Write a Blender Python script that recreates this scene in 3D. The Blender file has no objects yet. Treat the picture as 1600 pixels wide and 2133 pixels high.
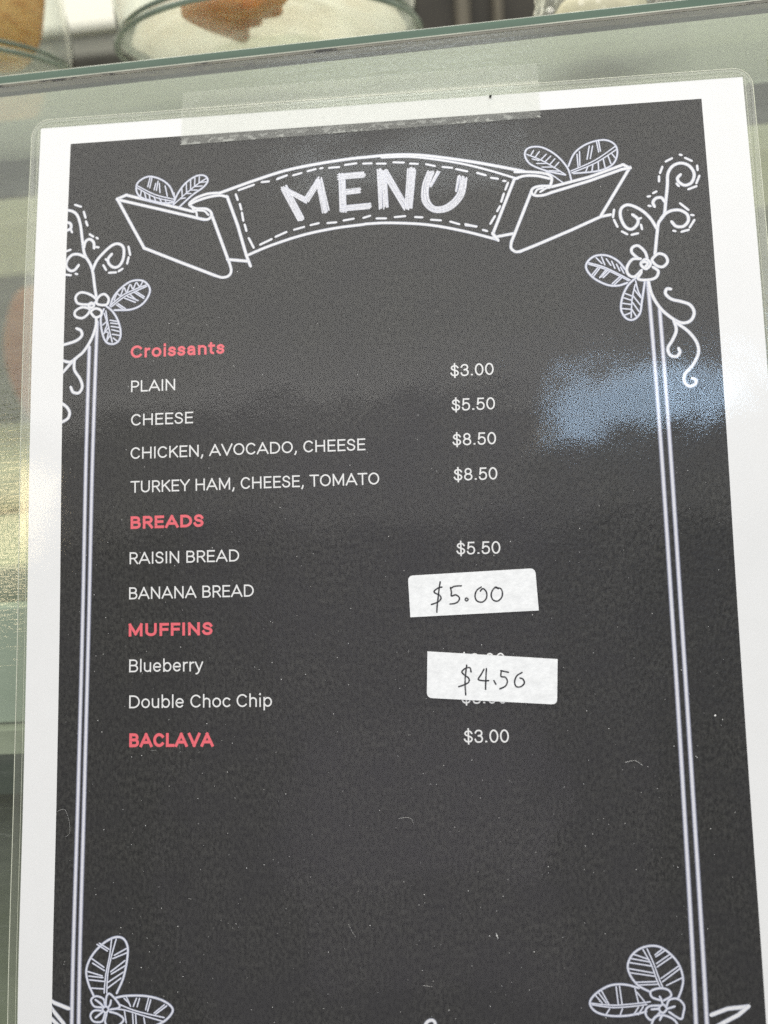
import bpy, math, random
import numpy as np
from mathutils import Matrix, Vector
random.seed(7)
rng = np.random.default_rng(7)
SC = bpy.context.scene
COL = SC.collection

# ---------------------------------------------------------------- frames (millimetres)
# sheet frame: u right, s down from the paper's top edge, n out of the glass towards the viewer
F, CX, CY = 1640.0, 800.0, 1066.5
CAM_R = np.array([[0.99619662, 0.02256926, 0.08416008], [-0.03115689, 0.99427939, 0.10216526], [-0.08137284, -0.10439885, 0.99120096]])
CAM_C = np.array([16.8034784, -4.32103155, -220.20981358])
BEND = np.array([0.0, 1.72, 1.93, 1.02, 0.78, 1.04, -0.3])      # how far the hanging sheet stands off the glass, every 50 mm
PHI, BETA, ZE = math.radians(-1.9), math.radians(68), 1200.0   # sheet's turn on the pane, slope of the pane, height of its top edge
def bend(s):
    s = np.clip(np.asarray(s, float), 0, 299.99); i = np.minimum((s // 50).astype(int), 5); t = (s - 50 * i) / 50
    d = np.concatenate([[2 * BEND[0] - BEND[1]], BEND, [2 * BEND[-1] - BEND[-2]]])
    p0, p1, p2, p3 = d[i], d[i + 1], d[i + 2], d[i + 3]
    return 0.5 * (2 * p1 + (p2 - p0) * t + (2 * p0 - 5 * p1 + 4 * p2 - p3) * t * t + (3 * p1 - p0 - 3 * p2 + p3) * t ** 3)
def wvec(du, ds, dn):
    a = du * math.cos(PHI) + ds * math.sin(PHI); b = du * math.sin(PHI) - ds * math.cos(PHI)
    return np.array([a, b * math.cos(BETA) - dn * math.sin(BETA), b * math.sin(BETA) + dn * math.cos(BETA)])
def wpt(u, s, n):
    return wvec(u - 105, s + 22.1, n) + np.array([0, 0, ZE])
def pane_pt(a, b, n):          # pane frame: a along its top edge, b up the slope, 0 at the top edge
    return np.array([a, b * math.cos(BETA) - n * math.sin(BETA), ZE + b * math.sin(BETA) + n * math.cos(BETA)])
def sheet_ray(px, py):
    v = CAM_R.T @ np.array([(px - CX) / F, (py - CY) / F, 1.0]); return v
def unp(px, py):               # point of the bent sheet seen at that place of the photograph -> (u, s)
    n = 0.0; v = sheet_ray(px, py)
    for _ in range(7):
        k = (-n - CAM_C[2]) / v[2]; P = CAM_C + k * v; n = float(bend(P[1] + 150))
    return np.array([P[0] + 105, P[1] + 150])
CAM_W = wpt(CAM_C[0] + 105, CAM_C[1] + 150, -CAM_C[2])
AX = [wvec(CAM_R[i][0], CAM_R[i][1], -CAM_R[i][2]) for i in range(3)]

# ---------------------------------------------------------------- camera
cam = bpy.data.cameras.new('camera'); cam_o = bpy.data.objects.new('camera', cam); COL.objects.link(cam_o)
cam.sensor_fit = 'HORIZONTAL'; cam.lens = 6.86; cam.sensor_width = 6.86 * 1600 / F
M = Matrix.Identity(4)
for i in range(3):
    M[i][0], M[i][1], M[i][2], M[i][3] = AX[0][i], -AX[1][i], -AX[2][i], CAM_W[i] / 1000
cam_o.matrix_world = M
cam.clip_start, cam.clip_end = 0.01, 50
cam.dof.use_dof = True; cam.dof.focus_distance = 0.222; cam.dof.aperture_fstop = 1.78
SC.camera = cam_o

# ---------------------------------------------------------------- light
world = bpy.data.worlds.new('World'); SC.world = world; world.use_nodes = True
bg = world.node_tree.nodes['Background']; bg.inputs[0].default_value = (1.0, 0.99, 0.975, 1); bg.inputs[1].default_value = 0.40
def lamp(name, pos, target, sx, sy, radiance, color):
    l = bpy.data.lights.new(name, 'AREA'); l.shape = 'RECTANGLE'; l.size, l.size_y = sx, sy
    l.energy = radiance * math.pi * sx * sy; l.color = color
    o = bpy.data.objects.new(name, l); COL.objects.link(o); o.location = pos
    o.rotation_euler = (Vector(target) - Vector(pos)).to_track_quat('-Z', 'Y').to_euler()
    return o
def mirrored(px, py, dist):    # where the glass sends the eye at that place of the sheet
    n = wvec(0, 0, 1); v = wvec(*(sheet_ray(px, py) * np.array([1, 1, -1]))); v = v / np.linalg.norm(v)
    v = v - 2 * (v @ n) * n; u, s = unp(px, py); p = wpt(u, s, float(bend(s)))
    return tuple((p + v * dist * 1000) / 1000), tuple(p / 1000)
lamp('awning_light', (0.0, -0.75, 2.45), (0, 0, 1.1), 2.3, 1.5, 2.0, (1.0, 0.975, 0.925))
p, t = mirrored(1300, 852, 1.6); lamp('sky_gap_light', p, t, 0.30, 0.185, 11.5, (0.52, 0.74, 1.0))
p, t = mirrored(1478, 815, 1.6); lamp('sky_gap_light', p, t, 0.15, 0.14, 9.0, (0.52, 0.74, 1.0))
p, t = mirrored(1160, 950, 1.6); lamp('sky_gap_light', p, t, 0.055, 0.022, 6.0, (0.50, 0.72, 1.0))
p, t = mirrored(1118, 925, 1.6); lamp('warm_facade_light', p, t, 0.04, 0.10, 2.2, (1.0, 0.86, 0.66))
p, t = mirrored(35, 1110, 1.6); lamp('warm_shop_light', p, t, 0.11, 0.20, 8.5, (1.0, 0.80, 0.48))
p, t = mirrored(830, 205, 1.4); lamp('awning_gap_light', p, t, 0.46, 0.07, 2.6, (0.88, 0.97, 1.0))
lamp('overhead_fill_light', (-0.1, 0.32, 2.10), (-0.1, 0.30, 1.2), 1.3, 0.8, 4.6, (1.0, 0.95, 0.83))  # unseen fill lamp, added to brighten the covers, appliance and deck
p, t = mirrored(800, 985, 1.7); lamp('awning_softening_fill', p, t, 2.6, 0.42, 0.65, (1.0, 0.97, 0.91))  # dim lamp added to soften the lower edge of the awning's reflection
p, t = mirrored(860, 1480, 1.5); lamp('pale_haze_fill', p, t, 0.98, 1.75, 0.27, (0.95, 0.86, 1.0))  # these lamps are added for the pale violet haze mirrored mid-sheet
p, t = mirrored(850, 1300, 1.45); lamp('pale_haze_fill', p, t, 0.55, 0.95, 0.27, (0.95, 0.86, 1.0))
p, t = mirrored(900, 1800, 1.55); lamp('pale_haze_fill', p, t, 0.50, 0.55, 0.25, (0.97, 0.88, 1.0))
SC.view_settings.view_transform = 'Standard'; SC.view_settings.look = 'None'
SC.view_settings.exposure = 0.0; SC.view_settings.gamma = 1
SC.cycles.transparent_max_bounces = 48; SC.cycles.max_bounces = 7
SC.cycles.use_denoising = False; SC.cycles.use_adaptive_sampling = False
SC.cycles.caustics_reflective = False; SC.cycles.caustics_refractive = False

# ---------------------------------------------------------------- materials
class NT:
    def __init__(s, name):
        s.m = bpy.data.materials.new(name); s.m.use_nodes = True; s.t = s.m.node_tree; s.t.nodes.clear()
        s.out = s.t.nodes.new('ShaderNodeOutputMaterial')
    def n(s, typ, **kw):
        x = s.t.nodes.new('ShaderNode' + typ)
        for k, v in kw.items():
            if k.startswith('i_'):
                key = k[2:]; key = int(key) if key.isdigit() else key.replace('_', ' ')
                if hasattr(v, 'is_output') and not isinstance(v, (int, float)): s.t.links.new(v, x.inputs[key])
                else: x.inputs[key].default_value = v
            else: setattr(x, k, v)
        return x
    def math(s, op, a, b=None, c=None, clamp=False):
        x = s.t.nodes.new('ShaderNodeMath'); x.operation = op; x.use_clamp = clamp
        for i, v in enumerate((a, b, c)):
            if v is None: continue
            if hasattr(v, 'is_output'): s.t.links.new(v, x.inputs[i])
            else: x.inputs[i].default_value = v
        return x.outputs[0]
    def ramp(s, fac, stops, interp='LINEAR'):
        r = s.t.nodes.new('ShaderNodeValToRGB'); r.color_ramp.interpolation = interp; s.t.links.new(fac, r.inputs[0])
        e = r.color_ramp.elements
        while len(e) < len(stops): e.new(0.5)
        for x, (p, c) in zip(e, stops):
            x.position = p; x.color = (c, c, c, 1) if isinstance(c, (int, float)) else (*c, 1)
        return r.outputs[0]
    def mix(s, fac, a, b):
        x = s.t.nodes.new('ShaderNodeMixShader')
        for i, v in enumerate((fac, a, b)):
            if hasattr(v, 'is_output'): s.t.links.new(v, x.inputs[i])
            else: x.inputs[i].default_value = v
        return x.outputs[0]
    def mixc(s, fac, a, b):
        x = s.t.nodes.new('ShaderNodeMix'); x.data_type = 'RGBA'
        for i, v in ((0, fac), (6, a), (7, b)):
            if hasattr(v, 'is_output'): s.t.links.new(v, x.inputs[i])
            else: x.inputs[i].default_value = v if i == 0 else (*v, 1)
        return x.outputs[2]
    def noise(s, vec, scale, detail=2, rough=0.5):
        return s.n('TexNoise', i_Vector=vec, i_Scale=scale, i_Detail=detail, i_Roughness=rough).outputs[0]
    def fresnel(s, f0=0.04, normal=None):     # same from both sides, so that light passing out through a thin sheet is not trapped
        g = s.n('NewGeometry'); d = s.n('VectorMath', operation='DOT_PRODUCT'); s.t.links.new(g.outputs['Incoming'], d.inputs[0])
        s.t.links.new(normal if normal is not None else g.outputs['Normal'], d.inputs[1])
        c = s.math('SUBTRACT', 1.0, s.math('ABSOLUTE', d.outputs['Value']), clamp=True)
        return s.math('MULTIPLY_ADD', s.math('POWER', c, 5.0), 1 - f0, f0, clamp=True)
    def obj(s): return s.n('TexCoord').outputs['Object']
    def uv(s, name): return s.n('UVMap', uv_map=name).outputs[0]
    def scaled(s, vec, x, y, z=1): return s.n('Mapping', i_Vector=vec, i_Scale=(x, y, z)).outputs[0]
    def done(s, shader): s.t.links.new(shader, s.out.inputs[0]); return s.m
c4 = lambda c: (*c, 1)

def m_plain(name, col, rough=0.6, vary=0.15, scale=60, bump=0.0, spec=0.3, col2=None):
    t = NT(name); v = t.obj(); nz = t.noise(v, scale, 5, 0.6)
    c2 = col2 or tuple(x * (1 - vary) for x in col)
    col_o = t.mixc(t.ramp(nz, [(0.35, 0), (0.65, 1)]), col, c2)
    b = t.n('BsdfPrincipled', i_Base_Color=col_o, i_Roughness=rough); b.inputs['Specular IOR Level'].default_value = spec
    if bump:
        bp = t.n('Bump', i_Strength=bump, i_Distance=0.002, i_Height=nz); t.t.links.new(bp.outputs[0], b.inputs['Normal'])
    return t.done(b.outputs[0])
def m_glass(name, tint, refl=1.6, rough=0.02, haze=0.0, hazecol=(0.8, 0.82, 0.76), scratch=0.0, dirt=0.0, ior=1.5):
    """thin clear sheet: tinted see-through, Fresnel reflection, a little diffuse haze"""
    t = NT(name); v = t.obj()
    fr = t.fresnel()
    gl = t.n('BsdfGlossy', i_Color=(1, 1, 1, 1), i_Roughness=rough)
    if scratch:
        n1 = t.noise(t.scaled(v, 40, 900, 900), 1.0, 3, 0.6); n2 = t.noise(v, 900, 2)
        bp = t.n('Bump', i_Strength=scratch, i_Distance=0.0005, i_Height=t.math('ADD', n1, n2))
        t.t.links.new(bp.outputs[0], gl.inputs['Normal'])
    tr = t.n('BsdfTransparent', i_Color=c4(tint))
    base = tr.outputs[0]
    if haze or dirt:
        di = t.n('BsdfDiffuse', i_Color=c4(hazecol)); tl = t.n('BsdfTranslucent', i_Color=c4(hazecol))
        hz = t.mix(0.5, di.outputs[0], tl.outputs[0])
        f = haze
        if dirt:
            sm = t.ramp(t.noise(t.scaled(v, 14, 60, 60), 1.0, 5, 0.65), [(0.42, 0), (0.75, 1)])
            fine = t.ramp(t.noise(t.scaled(v, 180, 1400, 1400), 1.0, 2, 0.6), [(0.62, 0), (0.78, 1)])
            spk = t.ramp(t.noise(v, 1500, 1), [(0.74, 0), (0.80, 1)])
            f = t.math('ADD', t.math('MULTIPLY', t.math('ADD', t.math('MULTIPLY', sm, 0.7), t.math('ADD', t.math('MULTIPLY', fine, 0.6), t.math('MULTIPLY', spk, 0.9))), dirt), haze, clamp=True)
        base = t.mix(f, base, hz)
    return t.done(t.mix(t.math('MULTIPLY', fr, refl, clamp=True), base, gl.outputs[0]))

def m_paper():
    t = NT('white_office_paper'); v = t.uv('mm'); a = t.noise(v, 260, 3, 0.6); b = t.noise(v, 14, 4, 0.6)
    smut = t.ramp(t.noise(v, 42, 4, 0.7), [(0.70, 0), (0.82, 1)])
    col = t.mixc(t.ramp(a, [(0.3, 0), (0.7, 1)]), (0.835, 0.84, 0.84), (0.80, 0.805, 0.805))
    col = t.mixc(t.math('MULTIPLY', t.ramp(b, [(0.4, 0), (0.7, 1)]), 0.35), col, (0.775, 0.78, 0.775))
    col = t.mixc(t.math('MULTIPLY', smut, 0.22), col, (0.55, 0.55, 0.53))
    return t.done(t.n('BsdfPrincipled', i_Base_Color=col, i_Roughness=0.9).outputs[0])
def m_black_print():
    t = NT('black_toner_print'); v = t.uv('mm')
    g = t.noise(t.scaled(v, 1.5, 0.85), 78, 3, 0.65); g2 = t.noise(v, 330, 2, 0.6); cl = t.noise(v, 5, 4, 0.6)
    f = t.math('ADD', t.math('MULTIPLY', g, 0.62), t.math('MULTIPLY', g2, 0.38))
    col = t.mixc(t.ramp(f, [(0.42, 0), (0.60, 1)]), (0.001, 0.001, 0.001), (0.039, 0.0385, 0.0345))
    col = t.mixc(t.math('MULTIPLY', t.ramp(cl, [(0.4, 0), (0.65, 1)]), 0.6), col, (0.012, 0.0115, 0.0135))
    return t.done(t.n('BsdfPrincipled', i_Base_Color=col, i_Roughness=0.95).outputs[0])
def m_film():
    """clear laminating film: fine orange-peel relief breaks up what it mirrors"""
    t = NT('laminating_film'); v = t.uv('mm')
    a = t.noise(t.scaled(v, 1.35, 0.85), 105, 2, 0.6); b = t.noise(v, 240, 2, 0.6); c = t.noise(v, 9, 3, 0.5)
    h = t.math('ADD', t.math('ADD', t.math('MULTIPLY', a, 0.6), t.math('MULTIPLY', b, 0.25)), t.math('MULTIPLY', c, 0.5))
    rp = t.n('Bump', i_Strength=1.0, i_Distance=0.0006, i_Height=t.noise(t.scaled(v, 1.0, 0.8), 3.2, 2, 0.45))
    bp = t.n('Bump', i_Strength=0.30, i_Distance=0.000075, i_Height=h, i_Normal=rp.outputs[0])
    b2 = t.n('Bump', i_Strength=0.5, i_Distance=0.0006, i_Height=a, i_Normal=rp.outputs[0])
    fr = t.fresnel(0.037, bp.outputs[0])
    gl = t.n('BsdfGlossy', i_Color=(1, 1, 1, 1), i_Roughness=0.075); t.t.links.new(bp.outputs[0], gl.inputs['Normal'])
    g2 = t.n('BsdfGlossy', i_Color=(1, 1, 1, 1), i_Roughness=0.34, i_Normal=b2.outputs[0]); glm = t.mix(0.30, gl.outputs[0], g2.outputs[0])
    scuff = t.math('MULTIPLY', t.ramp(t.noise(t.scaled(v, 1, 1), 30, 5, 0.75), [(0.66, 0), (0.80, 1)]), 0.06)
    scuff = t.math('ADD', scuff, t.math('MULTIPLY', t.ramp(t.noise(v, 420, 2, 0.6), [(0.70, 0), (0.82, 1)]), 0.16))
    di = t.n('BsdfDiffuse', i_Color=(0.8, 0.8, 0.78, 1)); tr = t.n('BsdfTransparent', i_Color=(0.985, 0.985, 0.98, 1))
    return t.done(t.mix(fr, t.mix(scuff, tr.outputs[0], di.outputs[0]), glm))
def m_ink(name, col, edge, soft0, soft1, grain=0.0, gscale=220, opacity=1.0):
    """printed stroke: opaque in the middle, fading out at its edges like the toner's soft edge"""
    t = NT(name); uv = t.uv('ink'); sx = t.n('SeparateXYZ', i_Vector=uv).outputs[0]
    a = t.math('ABSOLUTE', sx)
    al = t.ramp(a, [(soft0, 1), (soft1, 0.36), (1.0, 0.0)])
    if grain:
        g = t.ramp(t.noise(t.uv('mm'), gscale, 3, 0.7), [(0.36, 1 - grain), (0.56, 1)]); al = t.math('MULTIPLY', al, g)
    if opacity < 1: al = t.math('MULTIPLY', al, opacity)
    c = t.mixc(t.ramp(a, [(soft0 * 0.6, 0), (soft1, 1)]), col, edge)
    di = t.n('BsdfPrincipled', i_Base_Color=c, i_Roughness=0.9); tr = t.n('BsdfTransparent')
    return t.done(t.mix(al, tr.outputs[0], di.outputs[0]))
def m_tape():
    t = NT('matte_clear_tape'); v = t.uv('mm')
    s = t.n('SeparateXYZ', i_Vector=v).outputs[1]            # mm/100, 0 at the paper's top edge
    bub = t.noise(t.scaled(v, 1.0, 1.5), 34, 3, 0.6); big = t.noise(v, 9, 2)
    low = t.ramp(s, [(0.060, 0), (0.078, 1)])
    blob = t.math('MULTIPLY', t.math('MULTIPLY', low, t.ramp(bub, [(0.53, 0), (0.58, 1)])), 0.40)
    sp = t.math('MULTIPLY', t.ramp(t.noise(v, 46, 2), [(0.66, 0), (0.70, 1)]), 0.22)
    f = t.math('ADD', t.math('ADD', blob, sp), t.math('MULTIPLY_ADD', big, 0.18, 0.05), clamp=True)
    di = t.n('BsdfDiffuse', i_Color=(0.84, 0.86, 0.79, 1)); tl = t.n('BsdfTranslucent', i_Color=(0.84, 0.86, 0.79, 1)); tr = t.n('BsdfTransparent', i_Color=(0.97, 0.975, 0.95, 1))
    tb = t.n('Bump', i_Strength=0.5, i_Distance=0.0008, i_Height=t.noise(t.scaled(v, 5, 55), 1.0, 4, 0.6)); gl = t.n('BsdfGlossy', i_Roughness=0.22, i_Normal=tb.outputs[0]); fr = t.fresnel(0.034)
    return t.done(t.mix(fr, t.mix(f, tr.outputs[0], t.mix(0.35, di.outputs[0], tl.outputs[0])), gl.outputs[0]))
def m_pastry(name, a, b, c, gloss=0.26):
    t = NT(name); v = t.obj(); n1 = t.noise(v, 28, 5, 0.65); n2 = t.noise(t.scaled(v, 1, 1, 3), 90, 4, 0.7)
    col = t.mixc(t.ramp(n1, [(0.35, 0), (0.6, 1)]), a, b); col = t.mixc(t.math('MULTIPLY', t.ramp(n2, [(0.46, 0), (0.66, 1)]), 0.85), col, c)
    bp = t.n('Bump', i_Strength=0.5, i_Distance=0.003, i_Height=n2)
    p = t.n('BsdfPrincipled', i_Base_Color=col, i_Roughness=gloss, i_Normal=bp.outputs[0])
    return t.done(t.mix(0.3, p.outputs[0], t.n('BsdfTranslucent', i_Color=col).outputs[0]))
def m_edge():
    t = NT('green_polished_glass_edge'); v = t.obj(); n = t.noise(t.scaled(v, 8, 300, 300), 1.0, 3, 0.6)
    col = t.mixc(t.ramp(n, [(0.3, 0), (0.7, 1)]), (0.010, 0.042, 0.027), (0.026, 0.078, 0.050))
    p = t.n('BsdfPrincipled', i_Base_Color=col, i_Roughness=0.45); p.inputs['Specular IOR Level'].default_value = 0.22; return t.done(p.outputs[0])
def m_residue():
    t = NT('scuffed_grey_edge_band'); v = t.obj()
    n = t.noise(t.scaled(v, 60, 300, 300), 1.0, 5, 0.7); k = t.noise(t.scaled(v, 95, 420, 420), 1.0, 4, 0.75); w = t.noise(t.scaled(v, 13, 13, 13), 1.0, 2)
    col = t.mixc(t.ramp(n, [(0.35, 0), (0.65, 1)]), (0.23, 0.215, 0.165), (0.135, 0.13, 0.10))
    dk = t.math('MULTIPLY', t.ramp(k, [(0.54, 0), (0.58, 1)]), t.ramp(w, [(0.50, 0), (0.58, 1)]))
    col = t.mixc(dk, col, (0.02, 0.02, 0.018))
    return t.done(t.n('BsdfPrincipled', i_Base_Color=col, i_Roughness=0.45).outputs[0])

def m_tissue():
    t = NT('white_tissue_paper'); v = t.obj(); n = t.noise(v, 45, 4, 0.6); c = t.mixc(t.ramp(n, [(0.35, 0), (0.65, 1)]), (0.88, 0.84, 0.78), (0.80, 0.72, 0.63))
    bp = t.n('Bump', i_Strength=0.4, i_Distance=0.002, i_Height=n)
    return t.done(t.mix(0.6, t.n('BsdfDiffuse', i_Color=c, i_Normal=bp.outputs[0]).outputs[0], t.n('BsdfTranslucent', i_Color=c, i_Normal=bp.outputs[0]).outputs[0]))
MAT = dict(
    paper=m_paper(), black=m_black_print(), film=m_film(), tape=m_tape(),
    chalk=m_ink('white_print_stroke', (0.82, 0.82, 0.835), (0.66, 0.70, 0.83), 0.52, 0.74, 0.12, 150),
    line=m_ink('white_border_print', (0.74, 0.74, 0.79), (0.55, 0.58, 0.76), 0.34, 0.70, 0.10, 150),
    fine=m_ink('fine_leaf_print', (0.76, 0.77, 0.83), (0.50, 0.56, 0.78), 0.36, 0.74, 0.15, 150),
    scribble=m_ink('chalk_scribble_print', (0.84, 0.84, 0.86), (0.66, 0.69, 0.84), 0.34, 0.68, 0.38, 170),
    text=m_ink('white_text_print', (0.83, 0.83, 0.82), (0.72, 0.73, 0.74), 0.64, 0.82, 0.0),
    red=m_ink('red_text_print', (0.83, 0.135, 0.165), (0.70, 0.12, 0.15), 0.72, 0.88, 0.0),
    pen=m_ink('dark_pen_ink', (0.02, 0.02, 0.024), (0.07, 0.07, 0.08), 0.5, 0.80, 0.4, 90),
    sticker=m_plain('sticker_paper', (0.83, 0.845, 0.85), 0.85, 0.10, 520, 0.12),
    film_edge=m_plain('film_cut_edge', (0.66, 0.68, 0.55), 0.3, 0.1, 200),
    margin=m_glass('film_margin', (0.93, 0.95, 0.90), 1.1, 0.10, 0.10, (0.72, 0.74, 0.60)),
    pane=m_glass('green_tinted_pane', (0.81, 0.865, 0.79), 1.7, 0.10, 0.02, (0.74, 0.78, 0.70), 0.12, 0.20),
    edge=m_edge(), residue=m_residue(),
    jar=m_glass('clear_jar_glass', (0.95, 0.97, 0.94), 1.2, 0.01, 0.035, (0.8, 0.84, 0.78)),
    jar_rim=m_plain('thick_glass_rim', (0.20, 0.25, 0.20), 0.06, 0.3, 30, 0, 0.6),
    tissue=m_tissue(),
    croissant=m_pastry('amber_glazed_crust', (0.80, 0.27, 0.03), (0.90, 0.42, 0.07), (0.64, 0.20, 0.025)),
    loaf=m_pastry('golden_crust', (0.78, 0.42, 0.10), (0.90, 0.62, 0.24), (0.58, 0.27, 0.06)),
    muffin=m_pastry('brown_baked_crust', (0.60, 0.25, 0.08), (0.70, 0.35, 0.13), (0.40, 0.14, 0.04), 0.6),
    deck=m_glass('frosted_glass_deck', (0.86, 0.90, 0.84), 1.5, 0.05, 0.52, (0.85, 0.88, 0.825), 0, 0.35), endp=m_plain('pale_laminate_board', (0.62, 0.64, 0.55), 0.35, 0.10, 12),
    cream=m_plain('cream_painted_panel', (0.72, 0.70, 0.54), 0.5, 0.12, 8),
    olive=m_plain('olive_lining', (0.40, 0.42, 0.31), 0.6, 0.25, 9), lining=m_plain('grey_green_lining', (0.22, 0.23, 0.17), 0.6, 0.3, 10),
    steel=m_plain('brushed_shelf_trim', (0.55, 0.56, 0.46), 0.3, 0.3, 50),
    tray=m_plain('pale_grey_tray', (0.55, 0.60, 0.53), 0.4, 0.08, 20),
    dark=m_plain('dark_rubber', (0.035, 0.034, 0.026), 0.6, 0.3, 30),
    greyd=m_plain('dim_green_lining', (0.10, 0.12, 0.10), 0.5, 0.3, 14),
    white_app=m_plain('white_enamel', (0.86, 0.85, 0.76), 0.4, 0.04, 8),
    grey_app=m_plain('grey_plastic_foot', (0.26, 0.26, 0.22), 0.5, 0.1, 20),
    cabinet=m_plain('dark_brown_cabinet', (0.040, 0.035, 0.026), 0.55, 0.4, 12),
    post=m_plain('taupe_post', (0.13, 0.115, 0.085), 0.5, 0.2, 12),
    wall=m_plain('shop_wall_cream', (0.74, 0.73, 0.62), 0.8, 0.06, 4),
    wrap=m_glass('crinkled_cling_wrap', (0.96, 0.97, 0.94), 2.2, 0.10, 0.10, (0.82, 0.84, 0.78), 0.0, 0.0),
    dust=m_plain('white_dust', (0.80, 0.80, 0.78), 0.8, 0.1, 100),
    bun=m_plain('pale_bun', (0.74, 0.68, 0.50), 0.6, 0.2, 40, 0.3),
)

# ---------------------------------------------------------------- object helpers
def tag(o, label=None, cat=None, group=None, kind=None):
    if label: o['label'] = label
    if cat: o['category'] = cat
    if group: o['group'] = group
    if kind: o['kind'] = kind
    return o
class Empty:
    def __init__(s, name, base, label=None, cat=None, group=None, kind=None):
        s.o = bpy.data.objects.new(name, None); COL.objects.link(s.o); s.base = np.array(base, float); s.o.location = s.base / 1000
        s.o.empty_display_size = 0.01
        tag(s.o, label, cat, group, kind)
def mesh(name, V, Fc, mat, parent=None, uv=None, ink=None, smooth=True, base=None):
    """V in world millimetres; parent is an Empty (or (object, base)); otherwise the mesh stands alone at its own base"""
    V = np.array(V, float)
    if parent is not None: b = parent.base
    elif base is not None: b = np.array(base, float)
    else: b = np.array([(V[:, 0].min() + V[:, 0].max()) / 2, (V[:, 1].min() + V[:, 1].max()) / 2, V[:, 2].min()])
    me = bpy.data.meshes.new(name); me.from_pydata(((V - b) / 1000).tolist(), [], [list(map(int, f)) for f in Fc])
    for nm, dat in (('mm', uv), ('ink', ink)):
        if dat is not None:
            l = me.uv_layers.new(name=nm); dat = np.asarray(dat, float); idx = np.zeros(len(me.loops), int); me.loops.foreach_get('vertex_index', idx)
            l.data.foreach_set('uv', dat[idx].ravel())
    if smooth: me.polygons.foreach_set('use_smooth', [True] * len(me.polygons))
    me.materials.append(MAT[mat] if isinstance(mat, str) else mat); me.update()
    o = bpy.data.objects.new(name, me); COL.objects.link(o)
    if parent is not None: o.parent = parent.o
    else: o.location = b / 1000
    return o
class Sub:                      # lets a mesh part carry sub-parts
    def __init__(s, o, base): s.o, s.base = o, np.zeros(3) + base
def box(x0, x1, y0, y1, z0, z1, bev=0.8):
    import bmesh
    bm = bmesh.new(); bmesh.ops.create_cube(bm, size=1.0)
    for v in bm.verts:
        v.co = Vector(((x0 + x1) / 2 + v.co.x * (x1 - x0), (y0 + y1) / 2 + v.co.y * (y1 - y0), (z0 + z1) / 2 + v.co.z * (z1 - z0)))
    if bev: bmesh.ops.bevel(bm, geom=bm.edges[:], offset=bev, segments=2, profile=0.5, affect='EDGES')
    V = [tuple(v.co) for v in bm.verts]; bm.verts.index_update(); Fc = [[v.index for v in f.verts] for f in bm.faces]; bm.free()
    return V, Fc
def lathe(cx, cy, prof, seg=72):
    V, Fc = [], []; n = len(prof)
    for i in range(seg):
        a = 2 * math.pi * i / seg
        for r, z in prof: V.append((cx + r * math.cos(a), cy + r * math.sin(a), z))
    for i in range(seg):
        j = (i + 1) % seg
        for k in range(n - 1): Fc.append((i * n + k, j * n + k, j * n + k + 1, i * n + k + 1))
    return V, Fc
def tube(pts, r, seg=8, closed=False):
    P = [np.array(p, float) for p in pts]; V, Fc = [], []; n = len(P)
    for i, p in enumerate(P):
        q0 = P[i - 1] if (i > 0 or closed) else p; q1 = P[(i + 1) % n] if (i < n - 1 or closed) else p
        d = q1 - q0; d /= np.linalg.norm(d); a = np.cross(d, [0.3, 0.2, 0.93]); a /= np.linalg.norm(a); b = np.cross(d, a)
        for k in range(seg): V.append(p + r * (a * math.cos(2 * math.pi * k / seg) + b * math.sin(2 * math.pi * k / seg)))
    for i in range(n if closed else n - 1):
        j = (i + 1) % n
        for k in range(seg): Fc.append((i * seg + k, j * seg + k, j * seg + (k + 1) % seg, i * seg + (k + 1) % seg))
    return V, Fc
def blob(c, r, amp=0.12, freq=3.0, seed=0, seg=28, rings=18, flat=None, squash=None):
    g = np.random.default_rng(seed); ph = g.uniform(0, 6.28, (6, 3)); fr = g.uniform(0.6, 1.4, (6, 3)) * freq
    V, Fc = [], []
    for i in range(rings + 1):
        th = math.pi * i / rings
        for k in range(seg):
            f = 2 * math.pi * k / seg; d = np.array([math.sin(th) * math.cos(f), math.sin(th) * math.sin(f), math.cos(th)])
            q = 1 + amp * sum(math.sin(fr[m] @ d + ph[m].sum()) for m in range(6)) / 3
            p = d * q * np.array(r)
            if flat is not None: p[2] = max(p[2], -flat)
            if squash: p = squash(p)
            V.append(np.array(c) + p)
    for i in range(rings):
        for k in range(seg): Fc.append((i * seg + k, (i + 1) * seg + k, (i + 1) * seg + (k + 1) % seg, i * seg + (k + 1) % seg))
    return V, Fc

# ---------------------------------------------------------------- sheets that follow the bent page
def sheet_mesh(u0, u1, s0, s1, lift, rad=0.0, steps=90, sq=(1, 1, 1, 1)):
    """rounded rectangle on the page: rows of three columns, bent with the page (corner order tl,tr,br,bl)"""
    ss = np.unique(np.concatenate([np.linspace(s0, s1, steps), s0 + rad * (1 - np.cos(np.linspace(0, math.pi / 2, 10))), s1 - rad * (1 - np.cos(np.linspace(0, math.pi / 2, 10)))]))
    V, UV, Fc = [], [], []
    for s in ss:
        e = min(s - s0, s1 - s); ins = rad - math.sqrt(max(0, rad * rad - (rad - e) ** 2)) if e < rad else 0
        top = s - s0 < s1 - s
        l = u0 + ins * (sq[0] if top else sq[3]); r = u1 - ins * (sq[1] if top else sq[2])
        for u in np.linspace(l, r, 5):
            V.append(wpt(u, s, float(bend(s)) + lift)); UV.append((u / 100, s / 100))
    for i in range(len(ss) - 1):
        for k in range(4): Fc.append((i * 5 + k, i * 5 + k + 1, i * 5 + 5 + k + 1, i * 5 + 5 + k)[::-1])
    return V, Fc, UV
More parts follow.
